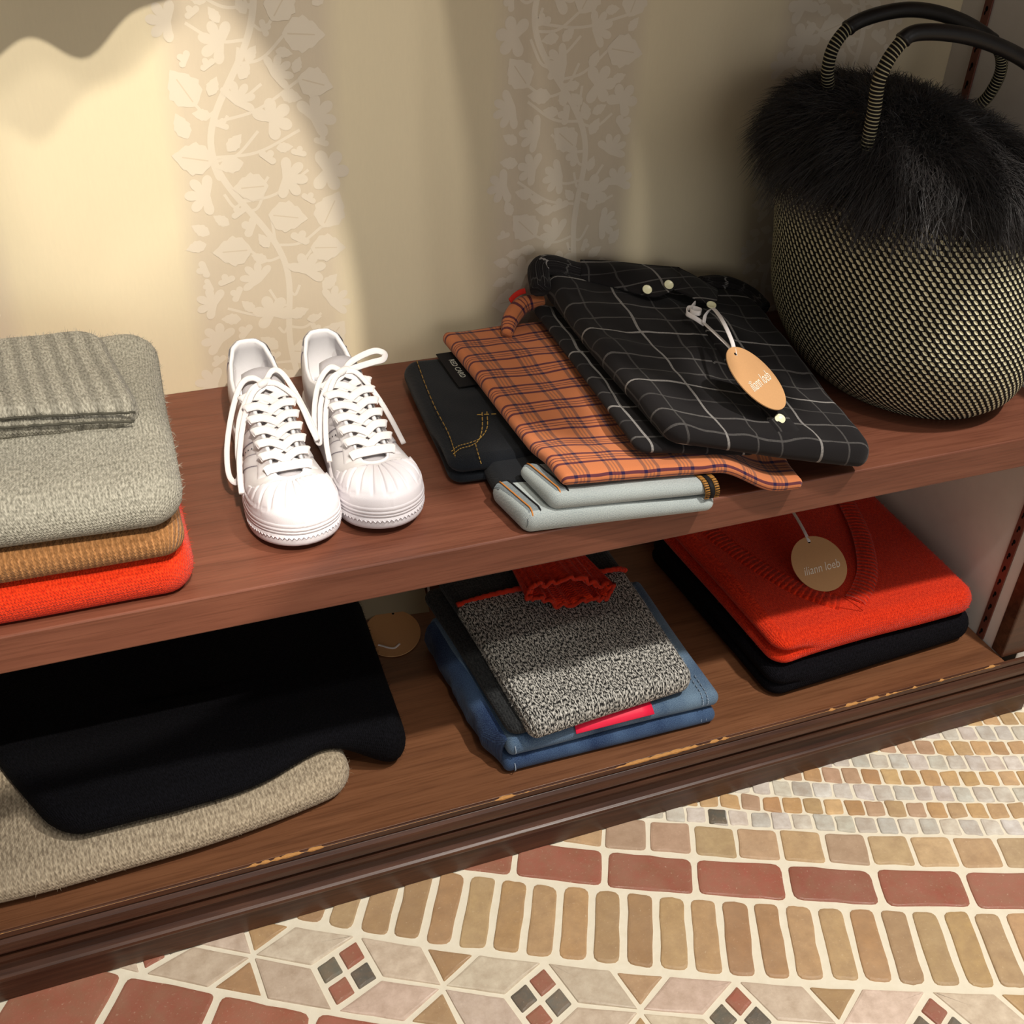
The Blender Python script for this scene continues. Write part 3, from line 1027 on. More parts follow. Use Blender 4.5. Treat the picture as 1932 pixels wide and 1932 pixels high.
def plaid_b(a, b):
    """underside of the shirt: on the turned up legs in front, on the jeans behind, sagging to the shelf at the front right"""
    fr_ = np.where(a < .22, .0420 - .0105 * (a + 1) / 1.22, .0006 + .0309 * (1 - sstep(.22, .82, a)))
    bk_ = .0345 - .003 * (a + 1)
    t = sstep(-.80, -.50, b)
    return SH + fr_ * (1 - t) + bk_ * t


mb = MB()
slab(mb, [(.3585, .7495), (.602, .7335), (.640, 1.055), (.346, 1.055)], plaid_b, lambda a, b: plaid_b(a, b) + .0125 + .004 * sstep(-.5, .5, b), r=.0068, rc=.006, wob=.002, dz=.0025, wsc=12, seed=9)
ps = finish(mb, 'folded_shirt', PLAID, (.47, .9, SH + .03), 'orange and navy checked shirt lying between the dark jeans and the black shirt', 'shirt')
mb = MB()  # rolled collar peeping out at the back, red inside
P = crom([(.408, 1.022, SH + .052), (.420, 1.042, SH + .060), (.438, 1.054, SH + .068), (.462, 1.056, SH + .070)], 8)
mb.tube(P, [.006 + .004 * math.sin(math.pi * i / (len(P) - 1)) for i in range(len(P))], 12)
mb.uv = [u_ * np.array([.07, 1.0]) for u_ in mb.uv]
child_at(mb.build('collar', PLAID), ps)
mb = MB()
mb.ribbon(P[11:20] + np.array([-.004, .005, .0125]), (0, .4, .9), .006, .0012)
cl = mb.build('collar_tape', plain('red_tape', srgb(190, 40, 28), .7, .2)); child_at(cl, ps); cl['label'] = 'red tape inside the collar'

# ------------------------------------------------------------------ black windowpane shirt
m = NT('black_windowpane_cotton', .9, .12, .05)
uv = m.coord('UV')
wv = m.noise(m.mapping(uv, (11, 11, 1)), 1.0, 2, color=True)
wx, wy, _ = m.sep(wv); ux, uy, _ = m.sep(uv)
u = m.math('ADD', ux, m.math('MULTIPLY_ADD', wx, .024, .488)); v = m.math('ADD', uy, m.math('MULTIPLY_ADD', wy, .026, .491))
fine = m.noise(m.mapping(uv, (1500, 1500, 1)), 1.0, 2)
c = m.mix(fine, (.0055, .0048, .0052), (.0155, .0135, .0140))
lh = lines(m, v, .104, [(.16, .0125, 1.0), (.66, .0125, .34)])
lh2 = lines(m, v, .104, [(.40, .010, .22), (.92, .010, .14)])
lv = lines(m, u, .106, [(.20, .0125, 1.0), (.52, .010, .22), (.80, .010, .2)])
k = m.math('MAXIMUM', m.math('MAXIMUM', lh, lh2), m.math('MULTIPLY', lv, .85))
dash = m.math('MULTIPLY_ADD', m.noise(m.mapping(uv, (700, 700, 1)), 1.0, 1), .9, .3)
c = m.mix(m.math('MULTIPLY', k, m.math('MINIMUM', dash, 1.0)), c, srgb(150, 146, 142))
m.col(c); m.bump(fine, .2, .0005)
PANE = m.m
mb = MB()
slab(mb, [(.434, .760), (.56, .754), (.60, 1.02), (.450, 1.055)], [SH + .0562, SH + .032, SH + .050, SH + .0575], [SH + .0655, SH + .045, SH + .058, SH + .069], r=.0065, rc=.010, wob=.003, dz=.0025, wsc=11, seed=12)


def drape(V):
    return V


VB = slab(mb, [(.454, .7500), (.678, .7290), (.712, 1.040), (.460, 1.066)], [SH + .0662, SH + .008, SH + .047, SH + .0715], [SH + .085, SH + .034, SH + .062, SH + .101], r=.0105, rc=.020, wob=.0035, dz=.008, wsc=10, seed=13)
bs = finish(mb, 'folded_shirt', PANE, (.56, .9, SH + .05), 'black windowpane checked shirt with pale buttons on top of the pile next to the bag', 'shirt')


def top_z(x, y):
    """height of the black shirt's upper face"""
    a = (x - .46) / .23 * 2 - 1; b = (y - .742) / .30 * 2 - 1
    q = [SH + .085, SH + .034, SH + .062, SH + .101]
    return float((q[0] * (1 - a) * (1 - b) + q[1] * (1 + a) * (1 - b) + q[2] * (1 + a) * (1 + b) + q[3] * (1 - a) * (1 + b)) / 4)


def sheet(mb, rows, th=.0016, n=8, nrm=(0, -.5, .85)):
    """cloth leaf lofted through rows of points"""
    G = [crom(r_, n) for r_ in rows]
    m_ = len(G[0])
    G = np.array([crom([g[j] for g in G], n) for j in range(m_)])
    uvg = np.zeros(G.shape[:2] + (2,)); uvg[..., 0] = G[..., 0]; uvg[..., 1] = G[..., 1] * 1.0 + G[..., 2]
    mb.shell(G, th, nrm, uvg)


mb = MB()   # neck band and the two buttoned collar leaves
sheet(mb, [[(.508, 1.066, .530), (.545, 1.070, .523), (.590, 1.066, .515), (.628, 1.058, .511)],
           [(.503, 1.052, .527), (.540, 1.046, .525), (.580, 1.034, .520), (.612, 1.020, .514)],
           [(.500, 1.044, .517), (.528, 1.022, .515), (.560, .992, .513), (.586, .998, .513)]])
child_at(mb.build('collar_leaf', PANE), bs)
mb = MB()
sheet(mb, [[(.626, 1.060, .511), (.640, 1.050, .505), (.655, 1.042, .497), (.668, 1.034, .490)],
           [(.612, 1.030, .515), (.626, 1.020, .511), (.642, 1.012, .504), (.652, 1.008, .498)],
           [(.590, 1.006, .513), (.600, .990, .511), (.614, .974, .508), (.634, .980, .502)]])
child_at(mb.build('collar_leaf', PANE), bs)
for P, w in (([(.452, 1.040, .512), (.458, 1.062, .526), (.474, 1.064, .527), (.500, 1.060, .518), (.520, 1.062, .514)], .012),
             ([(.650, 1.045, .492), (.672, 1.050, .489), (.694, 1.048, .484), (.712, 1.035, .476), (.716, 1.010, .470)], .010)):
    mb = MB(); mb.tube(crom(P, 8), w, 10)
    child_at(mb.build('shoulder', PANE), bs)
SB = Surf(VB)
mb = MB()   # button placket lying on the front and falling over the folded edge
G = []
cx = lambda y: .5725 + .030 * (y - .74) / .245
for y in np.linspace(.985, .757, 26):
    x = cx(y); z = [SB.z(x + w, y, .008) for w in (0, .009, .018, .027)]
    z = [min(q, max(z)) for q in z]
    G.append([(x - .0006, y, z[0] - .0006), (x, y, z[0] + .0014), (x + .009, y, z[1] + .0014), (x + .018, y, z[2] + .0014), (x + .027, y, z[3] + .0010), (x + .0276, y, z[3] - .0008)])
l_ = np.array(G[-1])
for dy, dz_ in ((-.005, -.0014), (-.0085, -.0042), (-.0100, -.0080), (-.0098, -.0120)):
    G.append(l_ + np.array([-.0006, dy, dz_]))
G = np.array(G)
for k in range(6):
    G[:, k, 2] = np.convolve(np.r_[G[0, k, 2], G[:, k, 2], G[-1, k, 2]], [.25, .5, .25], 'valid')
uvg = G[..., :2].copy() - np.array([.57, .9])
mb.shell(G, .0008, (0, 0, 1), uvg)
child_at(mb.build('button_placket', PANE), bs)


def button(c, nrm, rad=.0052):
    mb = MB(); M = frame(c, (1, 0, .05), np.cross(nrm, (1, 0, .05)))
    n = 18; prof_ = [(0, .0), (.72, .0), (.84, .0005), (1, .0006), (1, -.0008), (.8, -.0012)]
    P = np.array([[tuple(M @ Vector((rad * q * math.cos(t), rad * q * math.sin(t), h + .0012))) for t in np.linspace(0, 2 * math.pi, n + 1)[:-1]] for q, h in prof_])
    mb.grid(P, None, cv=True)
    child_at(mb.build('button', PEARL), bs)


for c, nn in (((.556, .997, .5185), (0, -.6, .8)), ((.585, 1.003, .5180), (-.3, -.6, .75)), ((.616, .962, .5085), (.1, -.3, .95)), ((cx(.772) + .012, .772, SB.z(cx(.772) + .012, .772) + .0022), (.2, -.45, .85))):
    button(c, nn)


def hang_tag(name, label, c, ea, eb, ha, hb, hole_t, ribbons, tsize, lit, xs, text_at=-.12, group=None):
    """oval card: ea towards its hole end, eb along the writing"""
    M = frame(c, eb, ea)
    mb = MB()
    pts = [(hb * math.cos(t), ha * math.sin(t)) for t in np.linspace(0, 2 * math.pi, 65)[:-1]]
    mb.prism(pts, -.0005, .0005, M)
    o = mb.build(name, KRAFT, origin=c, smooth=False)
    tag(o, label, 'hang tag', group)
    Mh = M @ Matrix.Translation((0, hole_t, .0007))
    mb = MB(); mb.prism([(.0016 * math.cos(t), .0016 * math.sin(t)) for t in np.linspace(0, 2 * math.pi, 13)[:-1]], 0, .0001, Mh)
    child_at(mb.build('eyelet', BLACK_FABRIC, smooth=False), o)
    if lit:
        text_mesh('iliann loeb', tsize, M @ Matrix.Translation((0, ha * text_at, .0008)), 'lettering', WHITE_INK, .35, o, xs=xs, thin=-.00010)
    mb = MB()
    for path, side, w in ribbons:
        mb.ribbon(crom(path, 10), side, w, .0007)
    child_at(mb.build('ribbon', WHITE_RIB), o)
    return o


hang_tag('hang_tag', 'kraft oval price tag on a white ribbon lying on the black checked shirt', (.573, .799, .5135), (-.45, .714, .54), (.81, .58, -.1), .0377, .0315, .030,
         [([(.5595, .8195, .5285), (.564, .837, .528), (.572, .873, .522), (.581, .910, .5145), (.585, .922, .511)], (1, .1, .0), .0042),
          ([(.5595, .8195, .5290), (.567, .840, .533), (.580, .880, .533), (.590, .913, .529), (.592, .924, .525), (.588, .926, .518), (.584, .921, .5115)], (1, .2, .1), .0042),
          ([(.586, .922, .5095), (.579, .930, .5135), (.575, .942, .5145), (.582, .949, .5165), (.590, .940, .5165), (.583, .931, .518), (.578, .940, .5175), (.588, .951, .519), (.593, .957, .5165)], (.3, .5, .8), .0050)],
         .0165, True, .64)

# ------------------------------------------------------------------ lower shelf, left: black over beige
mb = MB()
slab(mb, [(-.28, .772), (.170, .786), (.158, 1.0), (-.28, 1.02)], LO + .0004, [LO + .034, LO + .036, LO + .036, LO + .034], r=.017, rc=.03, wob=.005, dz=.0015, bulge=.028, seed=20)
mb.fuzz(9000, .0042)
finish(mb, 'folded_sweater', K_BEIGE, (-.05, .9, LO), 'beige heather sweater under the big black one at the left of the lower shelf', 'sweater')
mb = MB()
slab(mb, [(-.112, .776), (.232, .794), (.240, 1.055), (-.24, 1.06)], lambda a, b: LO + .0004 + .0370 * (1 - sstep(.46, .96, a)), [LO + .068, LO + .054, LO + .062, LO + .072], r=.019, rc=.032, wob=.004, dz=.005, seed=21,
     extra=lambda V: V + np.stack([0 * V[..., 0], .024 * np.exp(-((V[..., 0] - .150) / .055) ** 2) * sstep(.90, .78, V[..., 1]), 0 * V[..., 0]], -1))
mb.fuzz(8000, .0042)
finish(mb, 'folded_sweater', K_BLACK, (.05, .92, LO + .02), 'large black sweater lying over the beige one at the left of the lower shelf', 'sweater')

hang_tag('hang_tag', 'oval kraft tag half under the black sweater in the shade at the back', (.272, 1.012, LO + .0012), (.3, .95, 0), (.95, -.3, 0), .042, .034, .035,
         [([(.275, .99, LO + .002), (.265, .985, LO + .002), (.25, .995, LO + .003)], (0, 1, 0), .003)], .012, False, 1)
mb = MB()
M = frame((.288, 1.066, LO + .0075), (1, -.12, 0), (.1, .9, .30))
mb.prism([(-.042, -.03), (.042, -.03), (.042, .02), (-.042, .02)], -.0005, .0005, M)
tg = mb.build('card_tag', plain('grey_card', srgb(150, 140, 118), .8, .1), origin=(.288, 1.066, LO), smooth=False)
tag(tg, 'grey square card tag with a white string behind the oval kraft tag', 'card tag')
mb = MB(); mb.ribbon(crom([(.333, 1.058, LO + .0085), (.335, 1.068, LO + .018), (.336, 1.076, LO + .03), (.332, 1.082, LO + .045)], 6), (1, 0, .2), .0030, .0007)
child_at(mb.build('string', WHITE_RIB), tg)

# ------------------------------------------------------------------ lower shelf, middle: blue jeans, marl sweater
mb = MB()
slab(mb, [(.321, .7565), (.572, .7535), (.577, .97), (.302, .98)], LO + .0004, [LO + .022, LO + .021, LO + .021, LO + .023], r=.010, rc=.008, wob=.0025, dz=.0015, seed=30)
bj = finish(mb, 'folded_jeans', D_BLUE, (.44, .86, LO), 'blue washed jeans with a bright pink patch under the marl sweater', 'jeans')
mb = MB()
slab(mb, [(.324, .7585), (.575, .7590), (.578, .97), (.306, .98)], [LO + .0225, LO + .0215, LO + .0215, LO + .0235], [LO + .046, LO + .043, LO + .043, LO + .047], r=.010, rc=.008, wob=.0025, dz=.0015, seed=31)
up = mb.build('upper_fold', D_GREYBLUE); child_at(up, bj); up['label'] = 'paler upper half of the folded jeans'
mb = MB()   # rounded fold joining both halves at the left
for k, (y0, y1) in enumerate(((.7665, .97),)):
    G = []
    for y in np.linspace(y0, y1, 16):
        rb_ = .005 + .013 * float(sstep(.766, .80, y))
        G.append([(.3265 - .010 * (y - y0) / .2 - rb_ * math.sin(a) * (1 + .25 * noise.noise(Vector((y * 40, a, 0)))), y, LO + .0235 + .0215 * math.cos(a)) for a in np.linspace(0, math.pi, 13)])
    mb.grid(np.array(G))
child_at(mb.build('left_fold', D_BLUE), bj)
mb = MB()
for zz, yy in ((.0105, .7585), (.0340, .7605)):
    mb = MB(); stitches(mb, [(.3335, yy + .03, LO + zz + .0125), (.3325, yy + .006, LO + zz + .0105), (.3325, yy - .0035, LO + zz + .001), (.3335, yy + .001, LO + zz - .008)], 12, .0006, 8)
    child_at(mb.build('stitching', THREAD_PALE), bj)
    mb = MB()
    for dx in (0, .006): stitches(mb, [(.553 + dx, yy + .03, LO + zz + .0115), (.553 + dx, yy + .005, LO + zz + .0095), (.553 + dx, yy - .0045, LO + zz + .001), (.553 + dx, yy + .001, LO + zz - .008)], 12, .0005, 2)
    child_at(mb.build('stitching', THREAD_PALE), bj)
mb = MB()
G = []
for t in np.linspace(0, 1, 10):
    x0, x1 = .400 + .004 * t, .492 - .002 * t
    G.append([(x0 * (1 - s) + x1 * s, .7552 + .034 * t + .0012 * (1 - t) - (.001 if t < .1 else 0), LO + .0395 + .0075 * math.sin(min(1, t * 3) * math.pi / 2) + .0008) for s in np.linspace(0, 1, 8)])
mb.shell(np.array(G), .0012, (0, -.4, .9))
pk = mb.build('leather_patch', plain('bright_pink_leather', srgb(222, 30, 66), .5, .3, .06, 300), smooth=True); child_at(pk, bj); pk['label'] = 'bright pink patch on the waistband'

mb = MB()
slab(mb, [(.330, .765), (.545, .775), (.556, 1.01), (.308, 1.01)], LO + .0476, LO + .061, r=.007, rc=.015, wob=.004, dz=.002, seed=33)
ch = mb
V = slab(mb, [(.3465, .7465), (.541, .7640), (.546, 1.01), (.326, 1.01)], [LO + .0490, LO + .0480, LO + .0614, LO + .0614], [LO + .079, LO + .079, LO + .083, LO + .083], r=.0115, rc=.014, wob=.004, dz=.003, seed=34)
VV = np.concatenate(mb.v); first = len(mb.v[0])
mb.mi = [1 if (min(f) < first or VV[list(f), 1].mean() > .948) else 0 for f in mb.f]
mb.fuzz(3500, .0035, sel=lambda C: (C[:, 2] > LO + .0655) & (C[:, 1] < .945))
ms = tag(mb.build('folded_sweater', [K_MARL, K_CHAR], origin=(.44, .88, LO + .05)), 'black and white marl sweater with charcoal sleeves on top of the blue jeans', 'sweater')
mb = MB()
P = crom([(.3315, .947, LO + .0815), (.37, .948, LO + .0848), (.42, .9485, LO + .0855), (.48, .949, LO + .0852), (.53, .9485, LO + .0842), (.5445, .948, LO + .0800)], 16)
P = np.c_[P[:, 0], P[:, 1] + .0007 * np.sin(np.arange(len(P)) * 1.9), P[:, 2]]
mb.tube(P, .0032, 7)
st_ = mb.build('red_stripe', K_RED); child_at(st_, ms); st_['label'] = 'red line between marl body and charcoal yoke'
mb = MB()   # soft red roll collar with a wavy lip, lying open towards the front
th = np.linspace(0, 2 * math.pi, 73)[:-1]


def lip(t, k):
    x = .456 + .047 * math.cos(t); y = .918 + .010 * math.sin(t) - .012 * (x - .456) / .05
    z = LO + .0965 + .0095 * math.sin(t)
    w = .0022 * math.sin(t * 17) + .003 * math.sin(t * 5 + 1)
    return np.array([x + w * .6, y - .004 - abs(w) * .4, z + w])


G = []
back = lambda t: np.array([.452 + .040 * math.cos(t), 1.03, LO + .094 + .009 * math.sin(t)])
for s in np.linspace(0, 1, 14):
    G.append([lip(t, 0) * (1 - s) + back(t) * s + np.array([0, 0, .0015 * math.sin(t * 9) * (1 - s)]) for t in th])
G = np.array(G)
inner = G[::-1] * 1.0
ctr = G.mean(1, keepdims=True)
inner = (ctr + (G - ctr) * np.array([.86, 1, .72]))[::-1]
ALL = np.concatenate([inner, G])
uvg = np.zeros(ALL.shape[:2] + (2,)); uvg[..., 0] = np.arange(72)[None] * .0016; uvg[..., 1] = np.arange(len(ALL))[:, None] * .008
mb.grid(ALL, uvg, cv=True)
P = np.array([lip(t, 0) for t in np.linspace(0, 2 * math.pi, 145)]); P[:, 2] += .0012 * np.sin(np.arange(145) * 1.3)
mb.tube(P, .0026, 6)
st_ = mb.build('roll_collar', K_RED, recalc=True); child_at(st_, ms); st_['label'] = 'red knitted roll collar with a wavy edge'

# ------------------------------------------------------------------ lower shelf, right: vermilion V-neck over black
mb = MB()
slab(mb, [(.648, .7635), (.946, .778), (.950, 1.06), (.634, 1.06)], LO + .0004, LO + .038, r=.014, rc=.022, wob=.002, dz=.0008, layers=2, lw=lambda a, b: sstep(.6, .95, -a) * .5, seed=40)
mb.fuzz(5000, .0035)
finish(mb, 'folded_sweater', K_NAVYBLACK, (.8, .92, LO), 'black sweater under the vermilion V-neck at the right of the lower shelf', 'sweater')
mb = MB()
RZ = [LO + .080, LO + .076, LO + .078, LO + .080]
VR = slab(mb, [(.650, .7725), (.941, .781), (.946, 1.05), (.640, 1.05)], LO + .0392, RZ, r=.018, rc=.024, wob=.003, dz=.002, layers=2, lw=lambda a, b: sstep(.55, .95, -a) * .85, seed=41)
mb.fuzz(9000, .0038)
rs = finish(mb, 'folded_sweater', K_RED, (.8, .92, LO + .04), 'vermilion V-neck sweater with an oval tag at the right of the lower shelf', 'sweater')
SR = Surf(VR)
mb = MB()   # ribbed V neckline
for P, sd in (([(.885, 1.03), (.874, .985), (.852, .925), (.820, .868), (.792, .838), (.772, .823)], 1), ([(.690, 1.03), (.694, .985), (.708, .925), (.732, .868), (.752, .838), (.768, .823)], -1)):
    P = crom(P, 8); T = np.gradient(P, axis=0); T /= np.linalg.norm(T, axis=1)[:, None]
    N = np.c_[-T[:, 1], T[:, 0]]
    if N[len(N) // 2, 0] * sd < 0: N = -N
    G = np.zeros((len(P), 7, 3)); uvg = np.zeros((len(P), 7, 2)); L = 0
    for i in range(len(P)):
        if i: L += np.linalg.norm(P[i] - P[i - 1])
        for j, q in enumerate(np.linspace(0, 1, 7)):
            xy = P[i] + N[i] * .026 * q
            h = .0030 * math.sin(math.pi * min(1, .12 + q * .88)) ** .6
            G[i, j] = (xy[0], xy[1], LO + .0792 + h - .0018 * (q > .9)); uvg[i, j] = (L, q * .026)
    mb.shell(G, .0022, (0, 0, 1), uvg)
child_at(mb.build('ribbed_neckline', K_REDRIB), rs)
mb = MB()   # seam lines running from the V point to the front
for P in ([(.735, .821), (.758, .806), (.775, .795)], [(.768, .826), (.774, .811), (.778, .795)]):
    mb.tube([(x, y, SR.z(x, y) + .0002) for x, y in crom(P, 6)], .0005, 5)
child_at(mb.build('seam', plain('red_yarn', srgb(150, 28, 10), .9, .1)), rs)
hang_tag('hang_tag', 'kraft oval price tag with shop lettering lying on the vermilion sweater', (.762, .869, LO + .0970), (.045, .92, .39), (.98, -.12, .17), .0375, .0322, .030,
         [([(.7635, .8965, LO + .1095), (.766, .912, LO + .113), (.776, .945, LO + .110), (.790, .985, LO + .100), (.80, 1.02, LO + .090)], (1, -.3, 0), .0042)], .0160, True, .70, -.17)

# ------------------------------------------------------------------ white sneakers
LEATHER = plain('white_leather', srgb(216, 212, 213), .42, .4, 0, 900, .06)
LEATHER2 = plain('white_leather_overlay', srgb(219, 215, 217), .36, .45)
RUBBER = plain('white_rubber', srgb(214, 209, 213), .5, .4, 0, 1400, .15)
LINING = plain('white_lining', srgb(226, 224, 226), .8, .2, .03, 700)
LACE = NT('white_cotton_lace', .8, .2)
LACE.col(srgb(224, 219, 218)); LACE.bump(LACE.noise(LACE.coord('Object'), 1500, 2), .3, .0005); LACE = LACE.m
TONGUE_M = plain('white_mesh_tongue', srgb(176, 172, 176), .8, .2, .06, 900)
EDGE = plain('grey_cut_edge', srgb(134, 126, 138), .8, .1)
HOLE = plain('perforation_dark', srgb(70, 66, 72), .9, .05)
SL = .292


def make_sneaker(loc, rz, outer, label, bow):
    """outer = +1: the outside of the foot is at local +x; heel at y = 0, toe at y = SL"""
    root = empty('sneaker', loc, label, 'sneaker', rz, 'pair of white sneakers')
    root.scale = (.815, .86, .86)
    ys = np.array([0, .004, .016, .04, .08, .12, .16, .195, .225, .25, .270, .283, .290, .292])
    wo = np.array([0, .012, .0245, .0325, .0350, .0360, .0415, .0480, .0500, .0475, .0395, .0275, .0130, 0])
    wi = np.array([0, .012, .0245, .0320, .0335, .0330, .0365, .0430, .0470, .0465, .0405, .0290, .0138, 0])

    def side_curve(w):
        P = crom(np.c_[w, ys], 16)
        P[:, 0] = np.clip(P[:, 0], 0, None)
        L = np.r_[0, np.cumsum(np.linalg.norm(np.diff(P, axis=0), axis=1))]
        return lambda q: np.c_[np.interp(q * L[-1], L, P[:, 0]), np.interp(q * L[-1], L, P[:, 1])]
    cur = {1: side_curve(wo if outer > 0 else wi), -1: side_curve(wi if outer > 0 else wo)}
    tq = np.array([0, .03, .075, .13, .19, .25, .31, .365, .42, .50, .585, .68, .76, .84, .92, 1.0])
    tp = np.array([(.0, .010, .0995), (.011, .0115, .0995), (.0205, .020, .096), (.0265, .036, .0855), (.0300, .055, .0745), (.0305, .074, .0700), (.0275, .094, .0745), (.0225, .112, .0855),
                   (.0205, .133, .0850), (.0190, .163, .0765), (.0182, .194, .0670), (.0185, .222, .0580), (.0150, .2320, .0555), (.0105, .2350, .0550), (.0050, .2365, .0548), (0, .2370, .0548)])
    spring = lambda y: .009 * sstep(.72 * SL, SL, y) ** 1.3

    def top(q):
        return np.c_[np.interp(q, tq, tp[:, 0]), np.interp(q, tq, tp[:, 1]), np.interp(q, tq, tp[:, 2])]

    def surf(q, t, side):
        """point of the upper: q heel to toe, t sole to rim"""
        q = np.asarray(q, float); t = np.asarray(t, float)
        q, t = np.broadcast_arrays(q, t); sh = q.shape; q = q.ravel(); t = t.ravel()
        b = cur[side](q); e = .003
        b0 = cur[side](np.clip(q - .01, 0, 1)); b1 = cur[side](np.clip(q + .01, 0, 1))
        T = b1 - b0; T /= np.linalg.norm(T, axis=1)[:, None] + 1e-9
        N = np.c_[T[:, 1], -T[:, 0]]
        P0 = np.c_[b - N * e, .0255 + spring(b[:, 1])]
        P3 = top(q)
        w = sstep(.60, .82, q)[:, None]
        P1s = P0 + np.c_[N * .001, np.full(len(q), .020)]
        P1t = P0 + np.c_[-N * .002, np.full(len(q), .027)]
        P2s = P3 + np.c_[np.full(len(q), .0065), np.zeros(len(q)), np.full(len(q), -.014)]
        hl = sstep(.12, .0, q)
        P2s = P2s + np.c_[-.006 * hl, -.008 * hl, -.006 * hl]
        P2t = P3 + np.c_[N * .022 * .9, np.full(len(q), .0035)]
        P1 = P1s * (1 - w) + P1t * w; P2 = P2s * (1 - w) + P2t * w
        t_ = t[:, None]
        P = (1 - t_) ** 3 * P0 + 3 * (1 - t_) ** 2 * t_ * P1 + 3 * (1 - t_) * t_ ** 2 * P2 + t_ ** 3 * P3
        P[:, 0] *= side
        return P.reshape(sh + (3,))

    def nrm(q, t, side):
        e = .004
        a = surf(np.clip(q + e, 0, 1), t, side) - surf(np.clip(q - e, 0, 1), t, side)
        b = surf(q, np.clip(t + e, 0, 1), side) - surf(q, np.clip(t - e, 0, 1), side)
        n = np.cross(a, b) * side
        n /= np.linalg.norm(n, axis=-1)[..., None] + 1e-12
        return n

    def lift(q, t, side, h):
        q, t = np.broadcast_arrays(np.asarray(q, float), np.asarray(t, float))
        return surf(q, t, side) + nrm(q, t, side) * np.asarray(h)[..., None] if np.ndim(h) else surf(q, t, side) + nrm(q, t, side) * h

    # --- sole: stacked outlines
    n = 70
    qs = np.linspace(0, 1, n)
    loop = lambda off: np.concatenate([(lambda c: np.c_[c[:, 0], c[:, 1]])(cur[1](qs)), (lambda c: np.c_[-c[:, 0], c[:, 1]])(cur[-1](qs[::-1][1:-1]))])
    base_ = loop(0); ctr = np.array([0, SL * .5])
    nb = np.roll(base_, -1, 0) - np.roll(base_, 1, 0); nb /= np.linalg.norm(nb, axis=1)[:, None]
    nb = np.c_[-nb[:, 1], nb[:, 0]]
    if ((base_ - ctr) * nb).sum() < 0: nb = -nb
    mb = MB(); rows = []
    for z, off in ((.0, -.012), (.0, -.004), (.0012, -.0012), (.004, 0), (.0145, .0006), (.0152, -.0004), (.0160, .0006), (.0182, .0009), (.0188, .0), (.0196, .0009), (.0222, .0009), (.0228, 0), (.0236, .0006), (.0268, .0002), (.0285, -.0014), (.0288, -.006), (.0288, -.014)):
        p = base_ + nb * off
        rows.append(np.c_[p, z + spring(p[:, 1])])
    mb.grid(np.array(rows), None, cv=True)
    L = len(base_)
    for k in (0, len(rows) - 1):
        mb.f.append(tuple(k * L + j for j in range(L))); mb.mi.append(0)
    mb.build('rubber_sole', RUBBER, root)
    # pressed diamond relief round the toe
    mb = MB()
    sel = [i for i in range(L) if base_[i, 1] > .235]
    for i in sel:
        p = base_[i] + nb[i] * .0008; z = .0110 + spring(base_[i, 1]); t = np.array([-nb[i, 1], nb[i, 0]])
        for d in (-1, 1):
            a = p + t * d * .0012
            mb.tube([(a[0] - t[0] * .0011, a[1] - t[1] * .0011, z - .0012 * d), (a[0] + t[0] * .0011, a[1] + t[1] * .0011, z + .0012 * d)], .0005, 4)
    mb.build('toe_relief', RUBBER, root)

    # --- upper with rolled collar and inner lining
    n = 90; qs = np.linspace(0, 1, n); ts = np.linspace(0, 1, 18)

    def ringt(t, fn=None):
        r_ = surf(qs, np.full(n, t), 1); l_ = surf(qs[::-1][1:-1], np.full(n - 2, t), -1)
        return np.concatenate([r_, l_])
    mb = MB()
    mb.grid(np.array([ringt(t) for t in ts]), None, cv=True)
    mb.build('leather_upper', LEATHER, root, recalc=False)
    rim = ringt(1.0); c0 = rim.copy(); c0[:, 0] = 0; c0[:, 1] = np.clip(rim[:, 1], .035, .20)
    din = c0 - rim; din[:, 2] = 0; din /= np.linalg.norm(din, axis=1)[:, None] + 1e-9
    sole_in = np.concatenate([(lambda c: np.c_[c[:, 0] * .80, np.clip(c[:, 1], .012, .25)])(cur[1](qs)), (lambda c: np.c_[-c[:, 0] * .80, np.clip(c[:, 1], .012, .25)])(cur[-1](qs[::-1][1:-1]))])
    Ls = [rim - np.array([0, 0, .004]) - din * .0005, rim + din * .0005 + np.array([0, 0, .0002]), rim + din * .0022 + np.array([0, 0, .0012]), rim + din * .0042 + np.array([0, 0, .0004]), rim + din * .0052 - np.array([0, 0, .003])]
    bot = np.c_[sole_in, np.full(len(sole_in), .034)]
    for s in np.linspace(.12, 1, 10):
        m_ = Ls[4] * (1 - s) + bot * s; m_[:, :2] += -din[:, :2] * .007 * math.sin(math.pi * s)
        Ls.append(m_)
    cc = bot.copy(); cc[:, 0] *= .3; Ls.append(cc); c2 = bot.copy(); c2[:, 0] *= 0; Ls.append(c2)
    mb = MB(); mb.grid(np.array(Ls), None, cv=True)
    mb.build('lining', LINING, root)

    # --- overlays: shell toe, stripes, eyelet stays, heel tab
    mb = MB(); G = []
    sides = [(q, 1) for q in np.linspace(.70, 1, 100)] + [(q, -1) for q in np.linspace(1, .70, 100)[1:]]
    nt = 26
    ribs = np.array([.735, .785, .835, .885, .935, .980])
    for q, sd in sides:
        tm = .36 + .58 * float(sstep(.70, .90, q)) - .04 * float(sstep(.96, 1.0, q))
        t = np.linspace(0.0, tm, nt)
        g = .0017 * np.exp(-((q - ribs) / .0055) ** 2).sum()
        h = np.where(t > tm * .96, .0002, .0021) - g * sstep(.16, .3, t)
        h = h + np.where(t < .17, .0008, 0) - np.where(abs(t - .17) < .012, .0006, 0) - np.where(abs(t - .09) < .012, .0007, 0)
        G.append(lift(np.full(nt, q), t, sd, h))
    mb.grid(np.array(G), None)
    mb.build('shell_toe', RUBBER, root)
